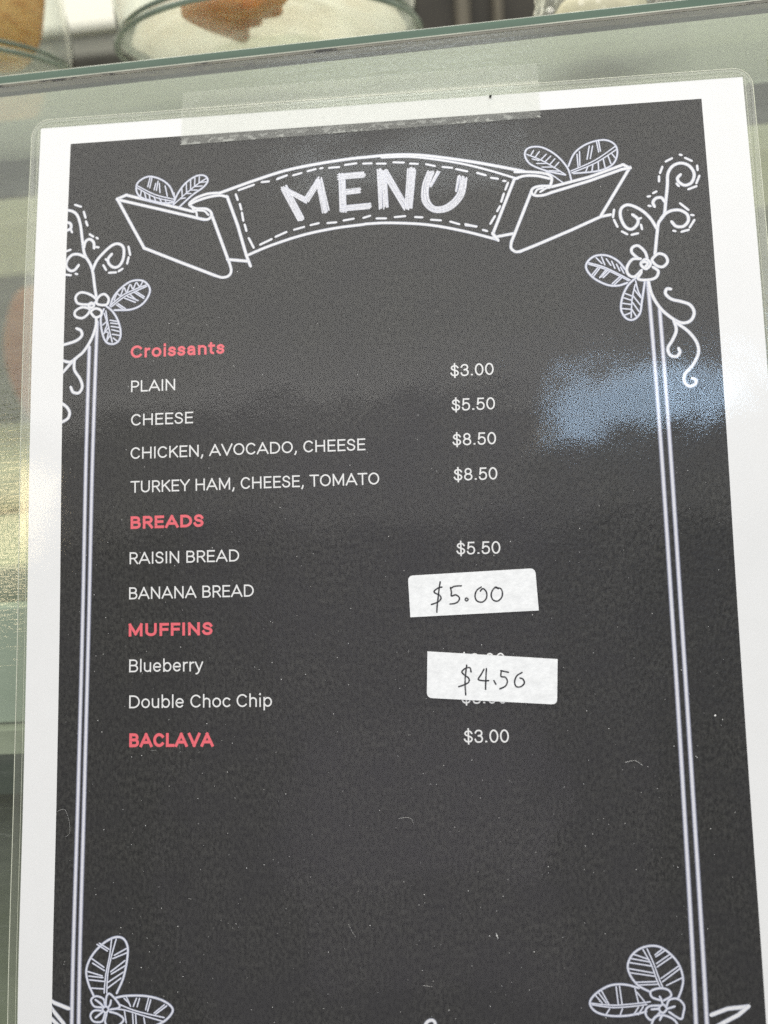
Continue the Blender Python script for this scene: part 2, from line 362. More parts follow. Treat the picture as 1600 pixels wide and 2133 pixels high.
def catmull(P, closed=False, sub=6):
    P = [np.array(p, float) for p in P]; n = len(P)
    if n < 3: return P
    out = []
    for i in range(n if closed else n - 1):
        g = (lambda k: P[k % n]) if closed else (lambda k: P[min(max(k, 0), n - 1)])
        p0, p1, p2, p3 = g(i - 1), g(i), g(i + 1), g(i + 2)
        for t in np.linspace(0, 1, sub, endpoint=False):
            out.append(0.5 * (2 * p1 + (p2 - p0) * t + (2 * p0 - 5 * p1 + 4 * p2 - p3) * t * t + (3 * p1 - p0 - 3 * p2 + p3) * t ** 3))
    out.append(P[0] if closed else P[-1]); return out
class Ribbons:
    """collects soft-edged printed strokes given in page millimetres"""
    def __init__(s, lift, step=0.0006): s.V, s.F, s.UV, s.INK, s.lift, s.step, s.k = [], [], [], [], lift, step, 0
    def add(s, P, w, cap=True, closed=False, clip=None, surf=None):
        P = [np.array(p, float) for p in P]; Q = [P[0]]
        for p in P[1:]:
            if np.linalg.norm(p - Q[-1]) > 0.02: Q.append(p)
        P = Q
        if len(P) < 2: return
        ws = [w / 2] * len(P)
        if cap and not closed:      # rounded ends
            for end in (0, 1):
                if end: P, ws = P[::-1], ws[::-1]
                d = P[0] - P[1]; d /= np.linalg.norm(d); h = w / 2; p0 = P[0]
                hd = [p0 + d * h * c for c in (0.98, 0.85, 0.5)]; hw = [h * math.sqrt(max(0, 1 - c * c)) for c in (0.98, 0.85, 0.5)]
                P, ws = hd + P, hw + ws
                if end: P, ws = P[::-1], ws[::-1]
        n = len(P); b = len(s.V); L = 0; lift = s.lift + s.k * s.step; s.k += 1
        for i in range(n):
            q0 = P[i - 1] if i > 0 else (P[-2] if closed else P[0]); q1 = P[i + 1] if i < n - 1 else (P[1] if closed else P[-1])
            d = q1 - q0; d = d / (np.linalg.norm(d) + 1e-9); nn = np.array([-d[1], d[0]])
            if i: L += np.linalg.norm(P[i] - P[i - 1])
            for a in (-1, 0, 1):
                p = P[i] + nn * ws[i] * a
                if clip is not None: p = np.array([max(p[0], clip[0]), min(p[1], clip[1])])
                s.V.append(wpt(p[0], p[1], (float(bend(p[1])) if surf is None else surf(p)) + lift)); s.UV.append((p[0] / 100, p[1] / 100)); s.INK.append((a, L / 100))
        for i in range(n - 1):
            for k in (0, 1): s.F.append((b + i * 3 + k, b + i * 3 + k + 1, b + i * 3 + 4 + k, b + i * 3 + 3 + k))
    def build(s, name, mat, parent):
        o = mesh(name, s.V, s.F, mat, parent, uv=s.UV, ink=s.INK, smooth=False)
        return o

# ================================================================ the display case (setting)
case = Empty('display_case', (0, 150, 0), 'sloping glass display case front with green polished top edge behind the menu', 'display case')
W = 620
pan = [pane_pt(a, b, n) for n in (-0.7, -6.7) for b in (-4.6, -330) for a in (-W, W)]
V, Fc = [], []
NA, NB = 24, 14
for j in range(NB + 1):
    for i in range(NA + 1): V.append(pane_pt(-W + 2 * W * i / NA, -3.0 - (440 - 3.0) * j / NB, -0.7))
for j in range(NB):
    for i in range(NA): Fc.append((j * (NA + 1) + i, j * (NA + 1) + NA + i + 1, j * (NA + 1) + NA + i + 2, j * (NA + 1) + i + 1))
mesh('front_pane', V, Fc, 'pane', case)
# bevelled polished edge and the scuffed ground band under it
def strip(prof, a0=-W, a1=W, seg=60):
    V, Fc = [], []; n = len(prof)
    for i in range(seg + 1):
        a = a0 + (a1 - a0) * i / seg
        for b, nn in prof: V.append(pane_pt(a, b, nn))
    for i in range(seg):
        for k in range(n): Fc.append((i * n + k, i * n + (k + 1) % n, (i + 1) * n + (k + 1) % n, (i + 1) * n + k))
    Fc += [tuple(range(n))[::-1], tuple(seg * n + k for k in range(n))]
    return V, Fc
V, Fc = strip([(-2.0, -0.6), (1.2, -1.5), (1.7, -2.4), (1.7, -5.6), (0.8, -6.6), (-2.0, -6.6)]); mesh('polished_edge', V, Fc, 'edge', case, smooth=False)
V, Fc = strip([(-3.0, -0.62), (-2.35, -0.55), (-2.35, -3.2), (-3.0, -3.2)]); mesh('ground_edge_band', V, Fc, 'residue', case, smooth=False)
V, Fc = strip([(-2.35, -0.45), (-2.0, -0.40), (-2.0, -3.2), (-2.35, -3.2)]); mesh('bright_bevel_line', V, Fc, 'steel', case, smooth=False)
def cbox(name, mat, *a, bev=0.8):
    V, Fc = box(*a, bev=bev); return mesh(name, V, Fc, mat, case, smooth=False)
cbox('top_deck', 'deck', -W, W, 6, 360, 1199.3, 1202, bev=0.4)
cbox('back_panel', 'lining', -W, W, 361, 371, 846, 1160)
cbox('deck_dark_bar', 'greyd', -W, W, 122, 130, 1183, 1198.8)  # dark bar giving the darker band across the deck's underside
cbox('back_rail', 'cream', -W, W, 361, 369, 1160.5, 1202)
cbox('shelf_board', 'cream', -W, W, -18, 361, 1036, 1045)
cbox('shelf_front_rail', 'steel', -W, W, -23, -18.4, 1022, 1046)
cbox('price_rail', 'tray', -W, W, -44, -39, 999, 1040)
cbox('rail_foot', 'steel', -W, W, -47, -39.5, 989, 998.4, bev=0.6)
cbox('lower_liner', 'greyd', -W, W, -30, -24, 962, 1021)
cbox('base_board', 'olive', -W, W, -130, 361, 838, 850)
cbox('plinth', 'endp', -W, W, -142, 372, 0, 837, bev=2)
cbox('end_panel', 'endp', -W - 12, -W - 2, -150, 372, 838, 1202)
cbox('end_panel', 'endp', W + 2, W + 12, -150, 372, 838, 1202)

# background of the shop: only what shows over the pane
V, Fc = box(-1400, 1400, 900, 930, 400, 2200, 0); tag(mesh('shop_wall', V, Fc, 'wall', smooth=False), kind='structure')

# ================================================================ things on and in the case
def cake_stand(cx, cy, label, cover_label):
    z = 1240
    st = Empty('glass_cake_stand', (cx, cy, 1202), label, 'cake stand', 'glass cake stands on the deck')
    V, Fc = lathe(cx, cy, [(2, 1202.4), (34, 1202.4), (36, 1204), (20, 1206), (8, 1210), (6.5, 1216), (9, 1228), (20, 1235), (30, 1236.5)]); mesh('stem', V, Fc, 'jar', st)
    V, Fc = lathe(cx, cy, [(0.5, 1237), (60, 1237.5), (68, 1239), (70, 1241.5), (68, 1242.5), (60, 1240.6), (0.5, 1240.2)], 96); mesh('plate', V, Fc, 'jar', st)
    V, Fc = tube([(cx + 70.3 * math.cos(a), cy + 70.3 * math.sin(a), z + 0.5) for a in np.linspace(0, 2 * math.pi, 97)[:-1]], 1.15, 10, True); mesh('plate_rim', V, Fc, 'jar_rim', st)
    cv = Empty('glass_cover', (cx, cy, 1243), cover_label, 'glass cover', 'clear glass covers on the cake stands')
    V, Fc = lathe(cx, cy, [(66.5, 1243.5), (69, 1246), (69.5, 1262), (68.5, 1300), (67, 1350), (66, 1380), (60, 1398), (40, 1408), (8, 1412), (0.5, 1412)], 96); mesh('cover_wall', V, Fc, 'jar', cv)
    V, Fc = lathe(cx, cy, [(5, 1412.4), (5, 1418), (11, 1424), (13, 1432), (9, 1439), (0.5, 1441)], 32); mesh('knob', V, Fc, 'jar', cv)
    V, Fc = tube([(cx + 67.8 * math.cos(a), cy + 67.8 * math.sin(a), 1244.6) for a in np.linspace(0, 2 * math.pi, 97)[:-1]], 1.0, 8, True); mesh('cover_rim', V, Fc, 'jar_rim', cv)
cake_stand(-56, 146, 'glass cake stand holding white tissue and amber pastry', 'clear glass cover over the amber pastry in white tissue')
cake_stand(-227, 148, 'glass cake stand at the left holding a golden loaf', 'clear glass cover over the golden loaf at the left')
# amber pastry and tissue under the middle cover
def star(c, pts, z0, h, mat, name, label, cat):
    """flat torn pastry piece with its own outline, domed on top"""
    pts = catmull([np.array(p, float) for p in pts], True, 5)[:-1]; n = len(pts); cc = np.mean(pts, 0); V, Fc = [], []
    lev = [(0.90, 0), (1.0, 0.12), (1.0, 0.35), (0.88, 0.7), (0.6, 0.93), (0.2, 1.0)]
    for f, hz in lev:
        for p in pts: q = cc + (p - cc) * f; V.append((c[0] + q[0], c[1] + q[1], z0 + hz * h + 0.6 * math.sin(q[0] * 1.1) * hz))
    for l in range(len(lev) - 1):
        for k in range(n): Fc.append((l * n + k, l * n + (k + 1) % n, (l + 1) * n + (k + 1) % n, (l + 1) * n + k))
    Fc += [tuple(range(n))[::-1], tuple((len(lev) - 1) * n + k for k in range(n))]
    return tag(mesh(name, V, Fc, mat), label, cat)
star((-68, 112), [(-17, -6), (-15, -17), (-4, -21), (8, -18), (12, -10), (22, -20), (29, -16), (21, -7), (24, -1), (14, 1), (13, 9), (6, 12), (4, 24), (-1, 33), (-6, 23), (-13, 8)], 1241.5, 9, 'croissant', 'glazed_pastry', 'amber glazed pastry piece lying on the middle cake stand', 'pastry')
prof = [(63, 1243.5), (60, 1247), (52, 1253), (40, 1258), (24, 1262), (8, 1263), (0.5, 1263)]
V, Fc = lathe(-56, 146, prof, 64)
V = [(x + 1.2 * math.sin(9 * math.atan2(y - 146, x + 56)), y + 1.2 * math.cos(11 * math.atan2(y - 146, x + 56)), z + (1.5 * math.sin(13 * math.atan2(y - 146, x + 56)) if z > 1244 else 0.6)) for x, y, z in V]
tag(mesh('white_tissue', V, Fc, 'tissue'), 'white tissue cap laid over the plate of the middle cake stand', 'tissue')
V, Fc = blob((-200, 135, 1279), (42, 30, 46), 0.16, 3.2, 5, 40, 26, flat=36)
tag(mesh('golden_loaf', V, Fc, 'loaf'), 'golden crusted loaf under the left glass cover', 'bread')
# wrapped roll on the deck at the right
wr = Empty('wrapped_roll', (82, 82, 1202), 'pale roll in crinkled cling wrap on the deck near the right', 'wrapped roll')
V, Fc = blob((82, 82, 1217), (17, 19, 15), 0.08, 3, 9, 32, 20, flat=14); mesh('roll', V, Fc, 'bun', wr)
g = np.random.default_rng(4); V, Fc = blob((82, 82, 1221), (24, 26, 21), 0.10, 5, 12, 90, 60, flat=18)
V = np.array(V); q = V - np.array([82, 82, 1221])
cr = sum(np.abs(np.sin((q @ g.normal(0, 0.16, 3)) + g.uniform(0, 6))) for _ in range(9)) / 9
V = np.array([82, 82, 1221]) + q * (0.88 + 0.24 * cr)[:, None]; V[:, 2] = np.maximum(V[:, 2], 1202.4)
mesh('cling_wrap', V, Fc, 'wrap', wr, smooth=False)
# shop things behind
ap = Empty('white_appliance', (-300, 560, 1352), 'white enamel appliance seen between the two glass covers', 'appliance')
V, Fc = box(-430, -150, 520, 640, 1372, 1620, 6); mesh('body', V, Fc, 'white_app', ap, smooth=False)
V, Fc = box(-420, -160, 528, 630, 1352.5, 1371.6, 3); mesh('foot', V, Fc, 'grey_app', ap, smooth=False)
V, Fc = box(-520, -120, 515, 700, 820, 1351.6, 3); tag(mesh('low_cabinet', V, Fc, 'dark', smooth=False), 'dark low cabinet under the white appliance', 'cabinet')
cb = Empty('dark_cabinet', (90, 600, 820), 'dark brown cabinet with taupe posts behind the right of the case', 'cabinet')
V, Fc = box(-30, 260, 560, 720, 820, 1640, 3); mesh('body', V, Fc, 'cabinet', cb, smooth=False)
for x0, x1 in ((50, 62), (84, 92), (140, 156)):
    V, Fc = box(x0, x1, 548, 559.6, 820, 1640, 1.5); mesh('post', V, Fc, 'post', cb, smooth=False)
# inside the case, in the strip left of the menu
V, Fc = blob((-262, 292, 1097), (31, 30, 54), 0.10, 3, 21, 36, 26, flat=51)
tag(mesh('brown_loaf', V, Fc, 'muffin'), 'brown loaf standing on the shelf inside the case at the left', 'bread')
V, Fc = blob((-292, 318, 1156), (10, 9, 8), 0.1, 3, 3); V = [(v[0], v[1], v[2]) for v in V]
for i, (x, y, rx, sd) in enumerate(((-190, 78, 30, 31), (-205, 12, 26, 32))):
    V, Fc = blob((x, y, 1052), (rx, 26, 14), 0.10, 3, sd, 32, 20, flat=6.6)
    tag(mesh('glazed_bun', V, Fc, 'bun'), ['pale glazed bun further back on the shelf inside the case', 'pale glazed bun near the shelf front inside the case'][i], 'bun', 'buns on the shelf')

# ================================================================ the laminated menu
base = wpt(105, 297, 0)
menu = Empty('laminated_menu', base, 'laminated black menu sheet with white border and chalk drawings taped to the glass', 'menu')
V, Fc, UV = sheet_mesh(0, 210, 0, 297, 0.0); mesh('paper', V, Fc, 'paper', menu, uv=UV)
BL, BR = 9.79, 198.05
V, Fc, UV = sheet_mesh(BL, BR, 5.9, 291, 0.03); mesh('black_print', V, Fc, 'black', menu, uv=UV)
V, Fc, UV = sheet_mesh(-2.7, 212.6, -2.6, 299.6, 0.22, 5.5); mesh('film', V, Fc, 'film', menu, uv=UV)
# clear margin of the pouch outside the paper, and its cut edge
def ring(u0, u1, s0, s1, rad, k=10):
    P = []
    for cu, cs, a0 in ((u1 - rad, s0 + rad, -90), (u1 - rad, s1 - rad, 0), (u0 + rad, s1 - rad, 90), (u0 + rad, s0 + rad, 180)):
        for a in np.linspace(a0, a0 + 90, k): P.append((cu + rad * math.cos(math.radians(a)), cs + rad * math.sin(math.radians(a))))
    out = []
    for i in range(len(P)):
        p, q = np.array(P[i]), np.array(P[(i + 1) % len(P)]); m = max(1, int(np.linalg.norm(q - p) / 6))
        for t in range(m): out.append(p + (q - p) * t / m)
    return out
o_r = ring(-2.7, 212.6, -2.6, 299.6, 5.5); i_r = [np.array([min(max(p[0], 0.05), 209.95), min(max(p[1], 0.05), 296.95)]) for p in o_r]
V = [wpt(p[0], p[1], float(bend(p[1])) + 0.08) for p in o_r] + [wpt(p[0], p[1], float(bend(p[1])) + 0.08) for p in i_r]; n = len(o_r)
mesh('pouch_margin', V, [(k, (k + 1) % n, n + (k + 1) % n, n + k)[::-1] for k in range(n)], 'margin', menu)
V, Fc = tube([wpt(p[0], p[1], float(bend(p[1])) + 0.12) for p in o_r], 0.13, 6, True); mesh('film_edge', V, Fc, 'film_edge', menu)
V, Fc = tube([wpt(p[0], p[1], float(bend(p[1])) + 0.10) for p in ring(-0.55, 210.5, -0.5, 297.5, 0.6)], 0.07, 6, True); mesh('seal_line', V, Fc, 'film_edge', menu)

# ---------------------------------------------------------------- printed drawings (traced on the sheet)
INK = 0.06
def tr(origin, scale): return lambda P: [unp(origin[0] + x / scale, origin[1] + y / scale) for x, y in P]
PXMM = 7.05
class Art:
    def __init__(s, origin, scale): s.t = tr(origin, scale); s.sc = scale
    def run(s, R, items, w, gain=1.35, clip=None, **kw):
        for it in items:
            closed = it and it[-1] == 'c'; P = it[:-1] if closed else it
            R.add(catmull(s.t(P), closed), w / s.sc / PXMM * gain, closed=closed, clip=clip)
    def lines(s, R, items, w, gain=1.35, clip=None, **kw):
        for P in items:
            Q = s.t(P); D = []
            for a, b in zip(Q[:-1], Q[1:]): D += [a + (b - a) * t for t in np.linspace(0, 1, 4, endpoint=False)]
            R.add(D + [Q[-1]], w / s.sc / PXMM * gain, clip=clip)
A = Art((230, 280), 1600 / 530); B = Art((740, 260), 1600 / 600); C_ = Art((120, 400), 939 / 220); D_ = Art((1200, 300), 1207 / 300)
E_ = Art((0, 1880), 3.2); F_ = Art((1150, 1880), 1600 / 450); G = Art((560, 330), 1600 / 440); PX = Art((0, 0), 1.0)
# banner
R = Ribbons(INK)
A.lines(R, [[(100, 382), (300, 430), (520, 485)], [(45, 406), (100, 382)], [(45, 410), (300, 468), (590, 536)], [(45, 408), (130, 565), (213, 715)], [(213, 715), (450, 808), (660, 888)], [(745, 800), (690, 650), (635, 500)], [(735, 392), (800, 570), (855, 760), (880, 825)], [(740, 787), (860, 797)]], 20)
A.run(R, [[(655, 886), (705, 900), (745, 888), (760, 855), (745, 795)], [(680, 368), (610, 374), (540, 400), (500, 432), (505, 450), (540, 466), (600, 468), (632, 488), (634, 515), (610, 535), (560, 530)], [(735, 394), (690, 384), (620, 394), (545, 418), (500, 440)]], 18)
A.run(R, [[(520, 470), (540, 490), (545, 515)], [(545, 478), (590, 482), (615, 505)]], 14)
arc_top = [unp(230 + x / A.sc, 280 + y / A.sc) for x, y in [(690, 368), (900, 292), (1100, 228), (1300, 186), (1500, 155)]] + [unp(740 + x / B.sc, 260 + y / B.sc) for x, y in [(60, 180), (200, 168), (350, 168), (520, 187), (700, 214), (935, 258)]]
R.add(catmull(arc_top), 20 / 3 / PXMM * 1.35)
B.run(R, [[(150, 182), (300, 178), (450, 193), (600, 218), (740, 252), (900, 300)]], 13)
arc_bot = [unp(230 + x / A.sc, 280 + y / A.sc) for x, y in [(868, 758), (1000, 702), (1200, 636), (1400, 592), (1580, 568)]] + [unp(740 + x / B.sc, 260 + y / B.sc) for x, y in [(70, 550), (200, 545), (400, 555), (600, 590), (790, 638)]]
R.add(catmull(arc_bot), 18 / 3 / PXMM * 1.35)
B.lines(R, [[(885, 300), (830, 440), (765, 605)], [(770, 625), (885, 603)], [(978, 372), (920, 520), (868, 650)], [(915, 704), (1000, 670), (1200, 585), (1365, 510), (1415, 500)], [(1095, 344), (1300, 290), (1488, 222)], [(1090, 376), (1300, 312), (1480, 248)], [(1525, 238), (1440, 380), (1365, 505)], [(1488, 222), (1525, 240)], [(1478, 248), (1525, 240)], [(765, 605), (792, 640)]], 17)
B.run(R, [[(868, 650), (866, 685), (890, 705), (920, 703)], [(890, 262), (990, 263), (1070, 275), (1092, 300), (1082, 345)], [(885, 302), (940, 284), (1010, 284), (1075, 298)], [(1082, 340), (1020, 342), (985, 356), (980, 380), (1005, 394), (1050, 390), (1095, 374)]], 16)
B.run(R, [[(1000, 378), (1012, 360), (1040, 352)], [(1030, 372), (1062, 352), (1078, 350)]], 12)
dash = lambda L: [[(a, b), (c, d)] for a, b, c, d in L]
A.lines(R, dash([(790, 380, 800, 410), (815, 440, 823, 470), (828, 495, 836, 540), (846, 570, 855, 605), (872, 655, 900, 710), (810, 350, 900, 318), (955, 300, 995, 296), (1055, 277, 1105, 260), (945, 692, 1012, 660), (1042, 643, 1105, 615)]), 15)
G.lines(R, dash([(65, 158, 135, 130), (188, 128, 245, 112), (297, 97, 352, 82), (392, 76, 404, 74), (460, 72, 530, 66), (580, 50, 660, 38), (718, 40, 775, 38), (822, 40, 882, 40), (948, 30, 1020, 32), (1073, 40, 1125, 42), (1195, 45, 1255, 58), (1320, 65, 1385, 72), (1422, 82, 1500, 98),
    (195, 540, 265, 520), (320, 505, 375, 492), (448, 490, 508, 485), (570, 470, 640, 458), (720, 450, 765, 436), (820, 455, 885, 455), (957, 445, 1030, 438), (1112, 445, 1160, 447), (1232, 465, 1300, 470), (1378, 480, 1440, 498), (1495, 508, 1570, 515)]), 17)
B.lines(R, dash([(680, 268, 722, 280), (757, 295, 790, 300), (825, 312, 832, 313), (848, 325, 835, 358), (825, 385, 812, 425), (803, 455, 790, 478), (775, 510, 752, 548), (615, 553, 670, 566), (712, 585, 730, 590)]), 13)
R.build('banner_drawing', 'chalk', menu)
def leafset(name, art, outlines, ribs, veins, w, wv):
    R = Ribbons(INK + 0.004)
    art.run(R, outlines, w); art.run(R, ribs, wv); art.lines(R, veins, wv)
    return R.build(name, 'fine', menu)
leafset('leaf_drawing', A, [[(400, 388), (372, 325), (315, 282), (240, 265), (178, 298), (163, 340), (180, 385), (240, 415), (330, 432), (398, 428)]], [[(168, 322), (280, 378), (400, 408)], [(172, 338), (280, 395), (390, 420)], [(402, 370), (402, 410), (395, 448)]],
    [[(262, 272), (248, 335)], [(250, 272), (236, 328)], [(300, 295), (290, 352)], [(285, 310), (276, 348)], [(308, 310), (312, 365)], [(345, 325), (358, 388)], [(195, 355), (190, 385)], [(215, 365), (225, 405)], [(245, 378), (250, 412)], [(275, 392), (285, 420)], [(310, 402), (322, 428)], [(345, 410), (352, 432)]], 13, 9)
leafset('leaf_drawing', A, [[(395, 445), (420, 380), (470, 310), (540, 262), (592, 260), (613, 290), (585, 332), (515, 382), (435, 455)]], [[(402, 438), (480, 368), (555, 308), (602, 278)]],
    [[(452, 390), (450, 345)], [(480, 366), (478, 312)], [(505, 345), (505, 290)], [(530, 326), (532, 275)], [(558, 305), (560, 268)], [(475, 372), (505, 372)], [(505, 350), (545, 350)], [(535, 328), (575, 325)], [(565, 302), (602, 298)], [(440, 405), (470, 400)]], 13, 9)
leafset('leaf_drawing', B, [[(1200, 305), (1178, 238), (1115, 168), (1035, 125), (965, 128), (942, 165), (972, 218), (1060, 255), (1165, 278)]], [[(955, 165), (1050, 205), (1165, 275)], [(1060, 258), (1110, 290), (1158, 325)]],
    [[(975, 170), (990, 145)], [(1000, 180), (1022, 150)], [(1030, 195), (1060, 165)], [(1055, 205), (1085, 175)], [(1080, 222), (1108, 190)], [(1105, 238), (1130, 210)], [(985, 190), (1020, 198)], [(1010, 215), (1060, 215)], [(1040, 235), (1095, 235)], [(1080, 255), (1130, 258)]], 11, 8)
leafset('leaf_drawing', B, [[(1185, 228), (1220, 155), (1290, 105), (1380, 84), (1440, 108), (1456, 160), (1430, 220), (1350, 256), (1215, 270)]], [[(1200, 256), (1330, 198), (1447, 118)], [(1205, 266), (1335, 212), (1450, 138)]],
    [[(1340, 92), (1352, 150)], [(1352, 92), (1362, 145)], [(1300, 120), (1288, 190)], [(1318, 120), (1306, 186)], [(1232, 165), (1238, 232)], [(1246, 150), (1248, 225)], [(1290, 238), (1280, 262)], [(1320, 222), (1315, 258)], [(1350, 210), (1352, 250)], [(1378, 192), (1388, 238)], [(1405, 175), (1420, 215)], [(1425, 160), (1445, 185)]], 11, 8)
# MENU title: every limb is a handful of chalk strokes
R = Ribbons(INK + 0.006); g = random.Random(3)
def limb(P, wid, n=6, sw=13, jit=10):
    P = [np.array(p, float) for p in P]
    for k in range(n):
        off = (k / (n - 1) - 0.5) * wid; Q = []
        for i, p in enumerate(P):
            a = P[max(i - 1, 0)]; b = P[min(i + 1, len(P) - 1)]; d = (b - a) / np.linalg.norm(b - a); nn = np.array([-d[1], d[0]])
            e = d * g.uniform(-jit, jit) * (1 if i in (0, len(P) - 1) else 0.2)
            Q.append(p + nn * (off + g.uniform(-4, 4)) + e)
        R.add(catmull(G.t(Q)) if len(Q) > 2 else [G.t(Q)[0] + (G.t(Q)[1] - G.t(Q)[0]) * t for t in np.linspace(0, 1, 5)], sw * g.uniform(0.8, 1.25) / G.sc / PXMM * 1.3)
for P, w_ in (([(118, 222), (245, 460)], 44), ([(112, 225), (282, 318)], 26), ([(280, 322), (382, 160)], 32), ([(378, 160), (432, 405)], 48),
              ([(552, 122), (562, 402)], 42), ([(528, 138), (722, 124)], 36), ([(572, 256), (682, 246)], 34), ([(556, 380), (762, 360)], 42),
              ([(838, 92), (852, 378)], 30), ([(872, 95), (892, 365)], 26), ([(880, 105), (1040, 375)], 42), ([(1082, 82), (1058, 375)], 50),
              ([(1225, 105), (1188, 215), (1190, 320), (1255, 385), (1360, 368), (1448, 275), (1478, 150)], 46), ([(1282, 108), (1228, 205)], 14), ([(1440, 140), (1420, 250)], 10)):
    limb(P, w_, 7 if w_ > 40 else 5)
R.build('menu_title', 'scribble', menu)
# vines at the two sides
CL = (BL, 999)
R = Ribbons(INK)
C_.run(R, [[(60, 162), (90, 163), (140, 175), (180, 215), (205, 300), (220, 420), (240, 550), (290, 640), (315, 720), (330, 840), (348, 950)], [(235, 490), (250, 440), (285, 420), (320, 445), (325, 495)], [(60, 270), (105, 275), (122, 300), (110, 330), (60, 350)],
    [(245, 580), (190, 555), (130, 560), (85, 610), (78, 660), (110, 698), (150, 695), (185, 655)], [(312, 695), (350, 610), (420, 530), (490, 472), (548, 462), (588, 500), (585, 590), (550, 655), (500, 670), (458, 638), (450, 595), (480, 555)],
    [(345, 1120), (340, 1200), (300, 1310), (230, 1420), (150, 1490), (50, 1600)], [(50, 1500), (110, 1512), (165, 1480)], [(175, 1215), (210, 1235), (215, 1280), (160, 1325), (50, 1360)],
    [(152, 1490), (150, 1580), (200, 1660), (220, 1730), (190, 1785), (140, 1780), (120, 1740)], [(40, 1880), (85, 1915), (108, 1965), (90, 2015), (40, 2045)]], 27, clip=CL)
C_.lines(R, dash([(160, 115, 205, 130), (235, 180, 248, 225), (255, 265, 265, 295), (290, 378, 315, 395), (350, 408, 355, 412), (348, 490, 362, 492), (75, 528, 112, 515), (75, 735, 115, 740), (165, 728, 172, 730), (632, 490, 645, 555), (632, 585, 620, 632), (575, 685, 548, 702), (515, 715, 462, 718), (430, 690, 410, 655), (118, 330, 128, 355), (432, 600, 446, 612)]), 22, clip=CL)
R.build('vine_drawing', 'chalk', menu)
R = Ribbons(INK + 0.01)
C_.run(R, [[(350, 962), (290, 912), (210, 893), (163, 930), (175, 985), (235, 1000), (310, 995), 'c'], [(345, 965), (380, 920), (422, 910), (455, 950), (440, 998), (390, 1005), (350, 992), 'c'], [(285, 1042), (220, 1025), (160, 1058), (158, 1102), (215, 1122), (268, 1088), 'c'], [(300, 1060), (340, 1035), (388, 1055), (388, 1095), (340, 1115), (305, 1085), 'c'], [(300, 985), (325, 1008), (300, 1030), (275, 1008), 'c']], 24)
R.build('flower_drawing', 'chalk', menu)
leafset('leaf_drawing', C_, [[(470, 1010), (500, 930), (570, 850), (660, 792), (760, 790), (818, 850), (810, 920), (750, 1000), (650, 1045), (510, 1050)]], [[(468, 1010), (580, 918), (690, 865), (785, 828)], [(480, 1020), (590, 935), (700, 880), (790, 840)], [(505, 960), (530, 905), (560, 920), (590, 850), (615, 892), (645, 822), (672, 862), (700, 805), (730, 840), (755, 802)]],
    [[(540, 995), (600, 1035)], [(528, 1005), (585, 1045)], [(600, 945), (690, 980)], [(625, 930), (715, 965)], [(650, 915), (700, 960)], [(680, 890), (765, 945)], [(695, 882), (770, 930)]], 20, 14)
leafset('leaf_drawing', C_, [[(430, 1012), (490, 1062), (540, 1150), (562, 1250), (545, 1322), (490, 1352), (430, 1330), (395, 1240), (385, 1120), (410, 1045)]], [[(430, 1060), (450, 1180), (485, 1330)], [(415, 1080), (440, 1170), (420, 1240), (450, 1250), (440, 1310)]],
    [[(470, 1140), (525, 1150)], [(475, 1165), (535, 1172)], [(480, 1195), (545, 1205)], [(485, 1225), (548, 1240)], [(490, 1265), (552, 1275)], [(498, 1300), (535, 1330)], [(440, 1150), (405, 1180)], [(450, 1210), (412, 1260)], [(468, 1275), (440, 1320)]], 20, 14)
R = Ribbons(INK)
D_.run(R, [[(662, 925), (680, 740), (692, 660), (738, 592), (750, 500), (765, 350), (770, 250), (810, 185), (880, 160), (950, 185), (990, 250), (970, 320), (915, 346), (865, 322), (850, 288), (872, 260)], [(740, 480), (715, 450), (670, 455), (645, 488), (655, 520)],
    [(715, 620), (755, 580), (810, 556), (875, 556), (932, 592), (940, 645), (900, 690), (840, 690), (805, 655)], [(675, 705), (620, 620), (540, 550), (440, 510), (380, 540), (373, 610), (410, 690), (465, 715), (512, 675), (518, 630), (478, 595)],
    [(605, 1145), (635, 1260), (710, 1380), (820, 1470), (900, 1500), (965, 1475), (990, 1410), (955, 1348), (880, 1320), (800, 1300), (750, 1255), (760, 1215), (788, 1215)],
    [(820, 1480), (840, 1560), (810, 1640), (770, 1710), (788, 1768), (840, 1780), (870, 1748), (862, 1718)], [(850, 1505), (940, 1570), (1010, 1660), (1026, 1750), (980, 1850), (912, 1930), (910, 1995), (950, 2030), (998, 2012), (1005, 1978), (980, 1965)]], 26)
D_.lines(R, dash([(755, 145, 800, 122), (873, 90, 880, 92), (918, 118, 965, 140), (1015, 185, 1018, 215), (1032, 270, 1010, 325), (1005, 355, 945, 378), (722, 195, 705, 240), (695, 275, 695, 310), (650, 410, 670, 400), (605, 440, 615, 438), (612, 518, 620, 520), (875, 500, 938, 550), (970, 595, 980, 597), (990, 640, 955, 695), (940, 720, 888, 735), (820, 728, 828, 730), (318, 555, 310, 610), (320, 640, 345, 690), (388, 735, 425, 755), (470, 760, 515, 750), (845, 335, 858, 350), (518, 630, 540, 622), (545, 680, 552, 710)]), 20)
R.build('vine_drawing', 'chalk', menu)
R = Ribbons(INK + 0.01)
D_.run(R, [[(595, 950), (575, 900), (520, 853), (472, 868), (468, 910), (520, 958)], [(640, 962), (690, 920), (745, 935), (767, 985), (730, 1028), (680, 1022), (645, 990), 'c'], [(535, 962), (470, 968), (425, 1040), (440, 1095), (490, 1112), (545, 1062)], [(650, 1035), (690, 1068), (665, 1122), (590, 1140), (520, 1130), (545, 1080)], [(585, 965), (625, 1005), (585, 1047), (543, 1005), 'c'], [(560, 990), (585, 988), (600, 1005), (585, 1025)]], 24)
R.build('flower_drawing', 'chalk', menu)
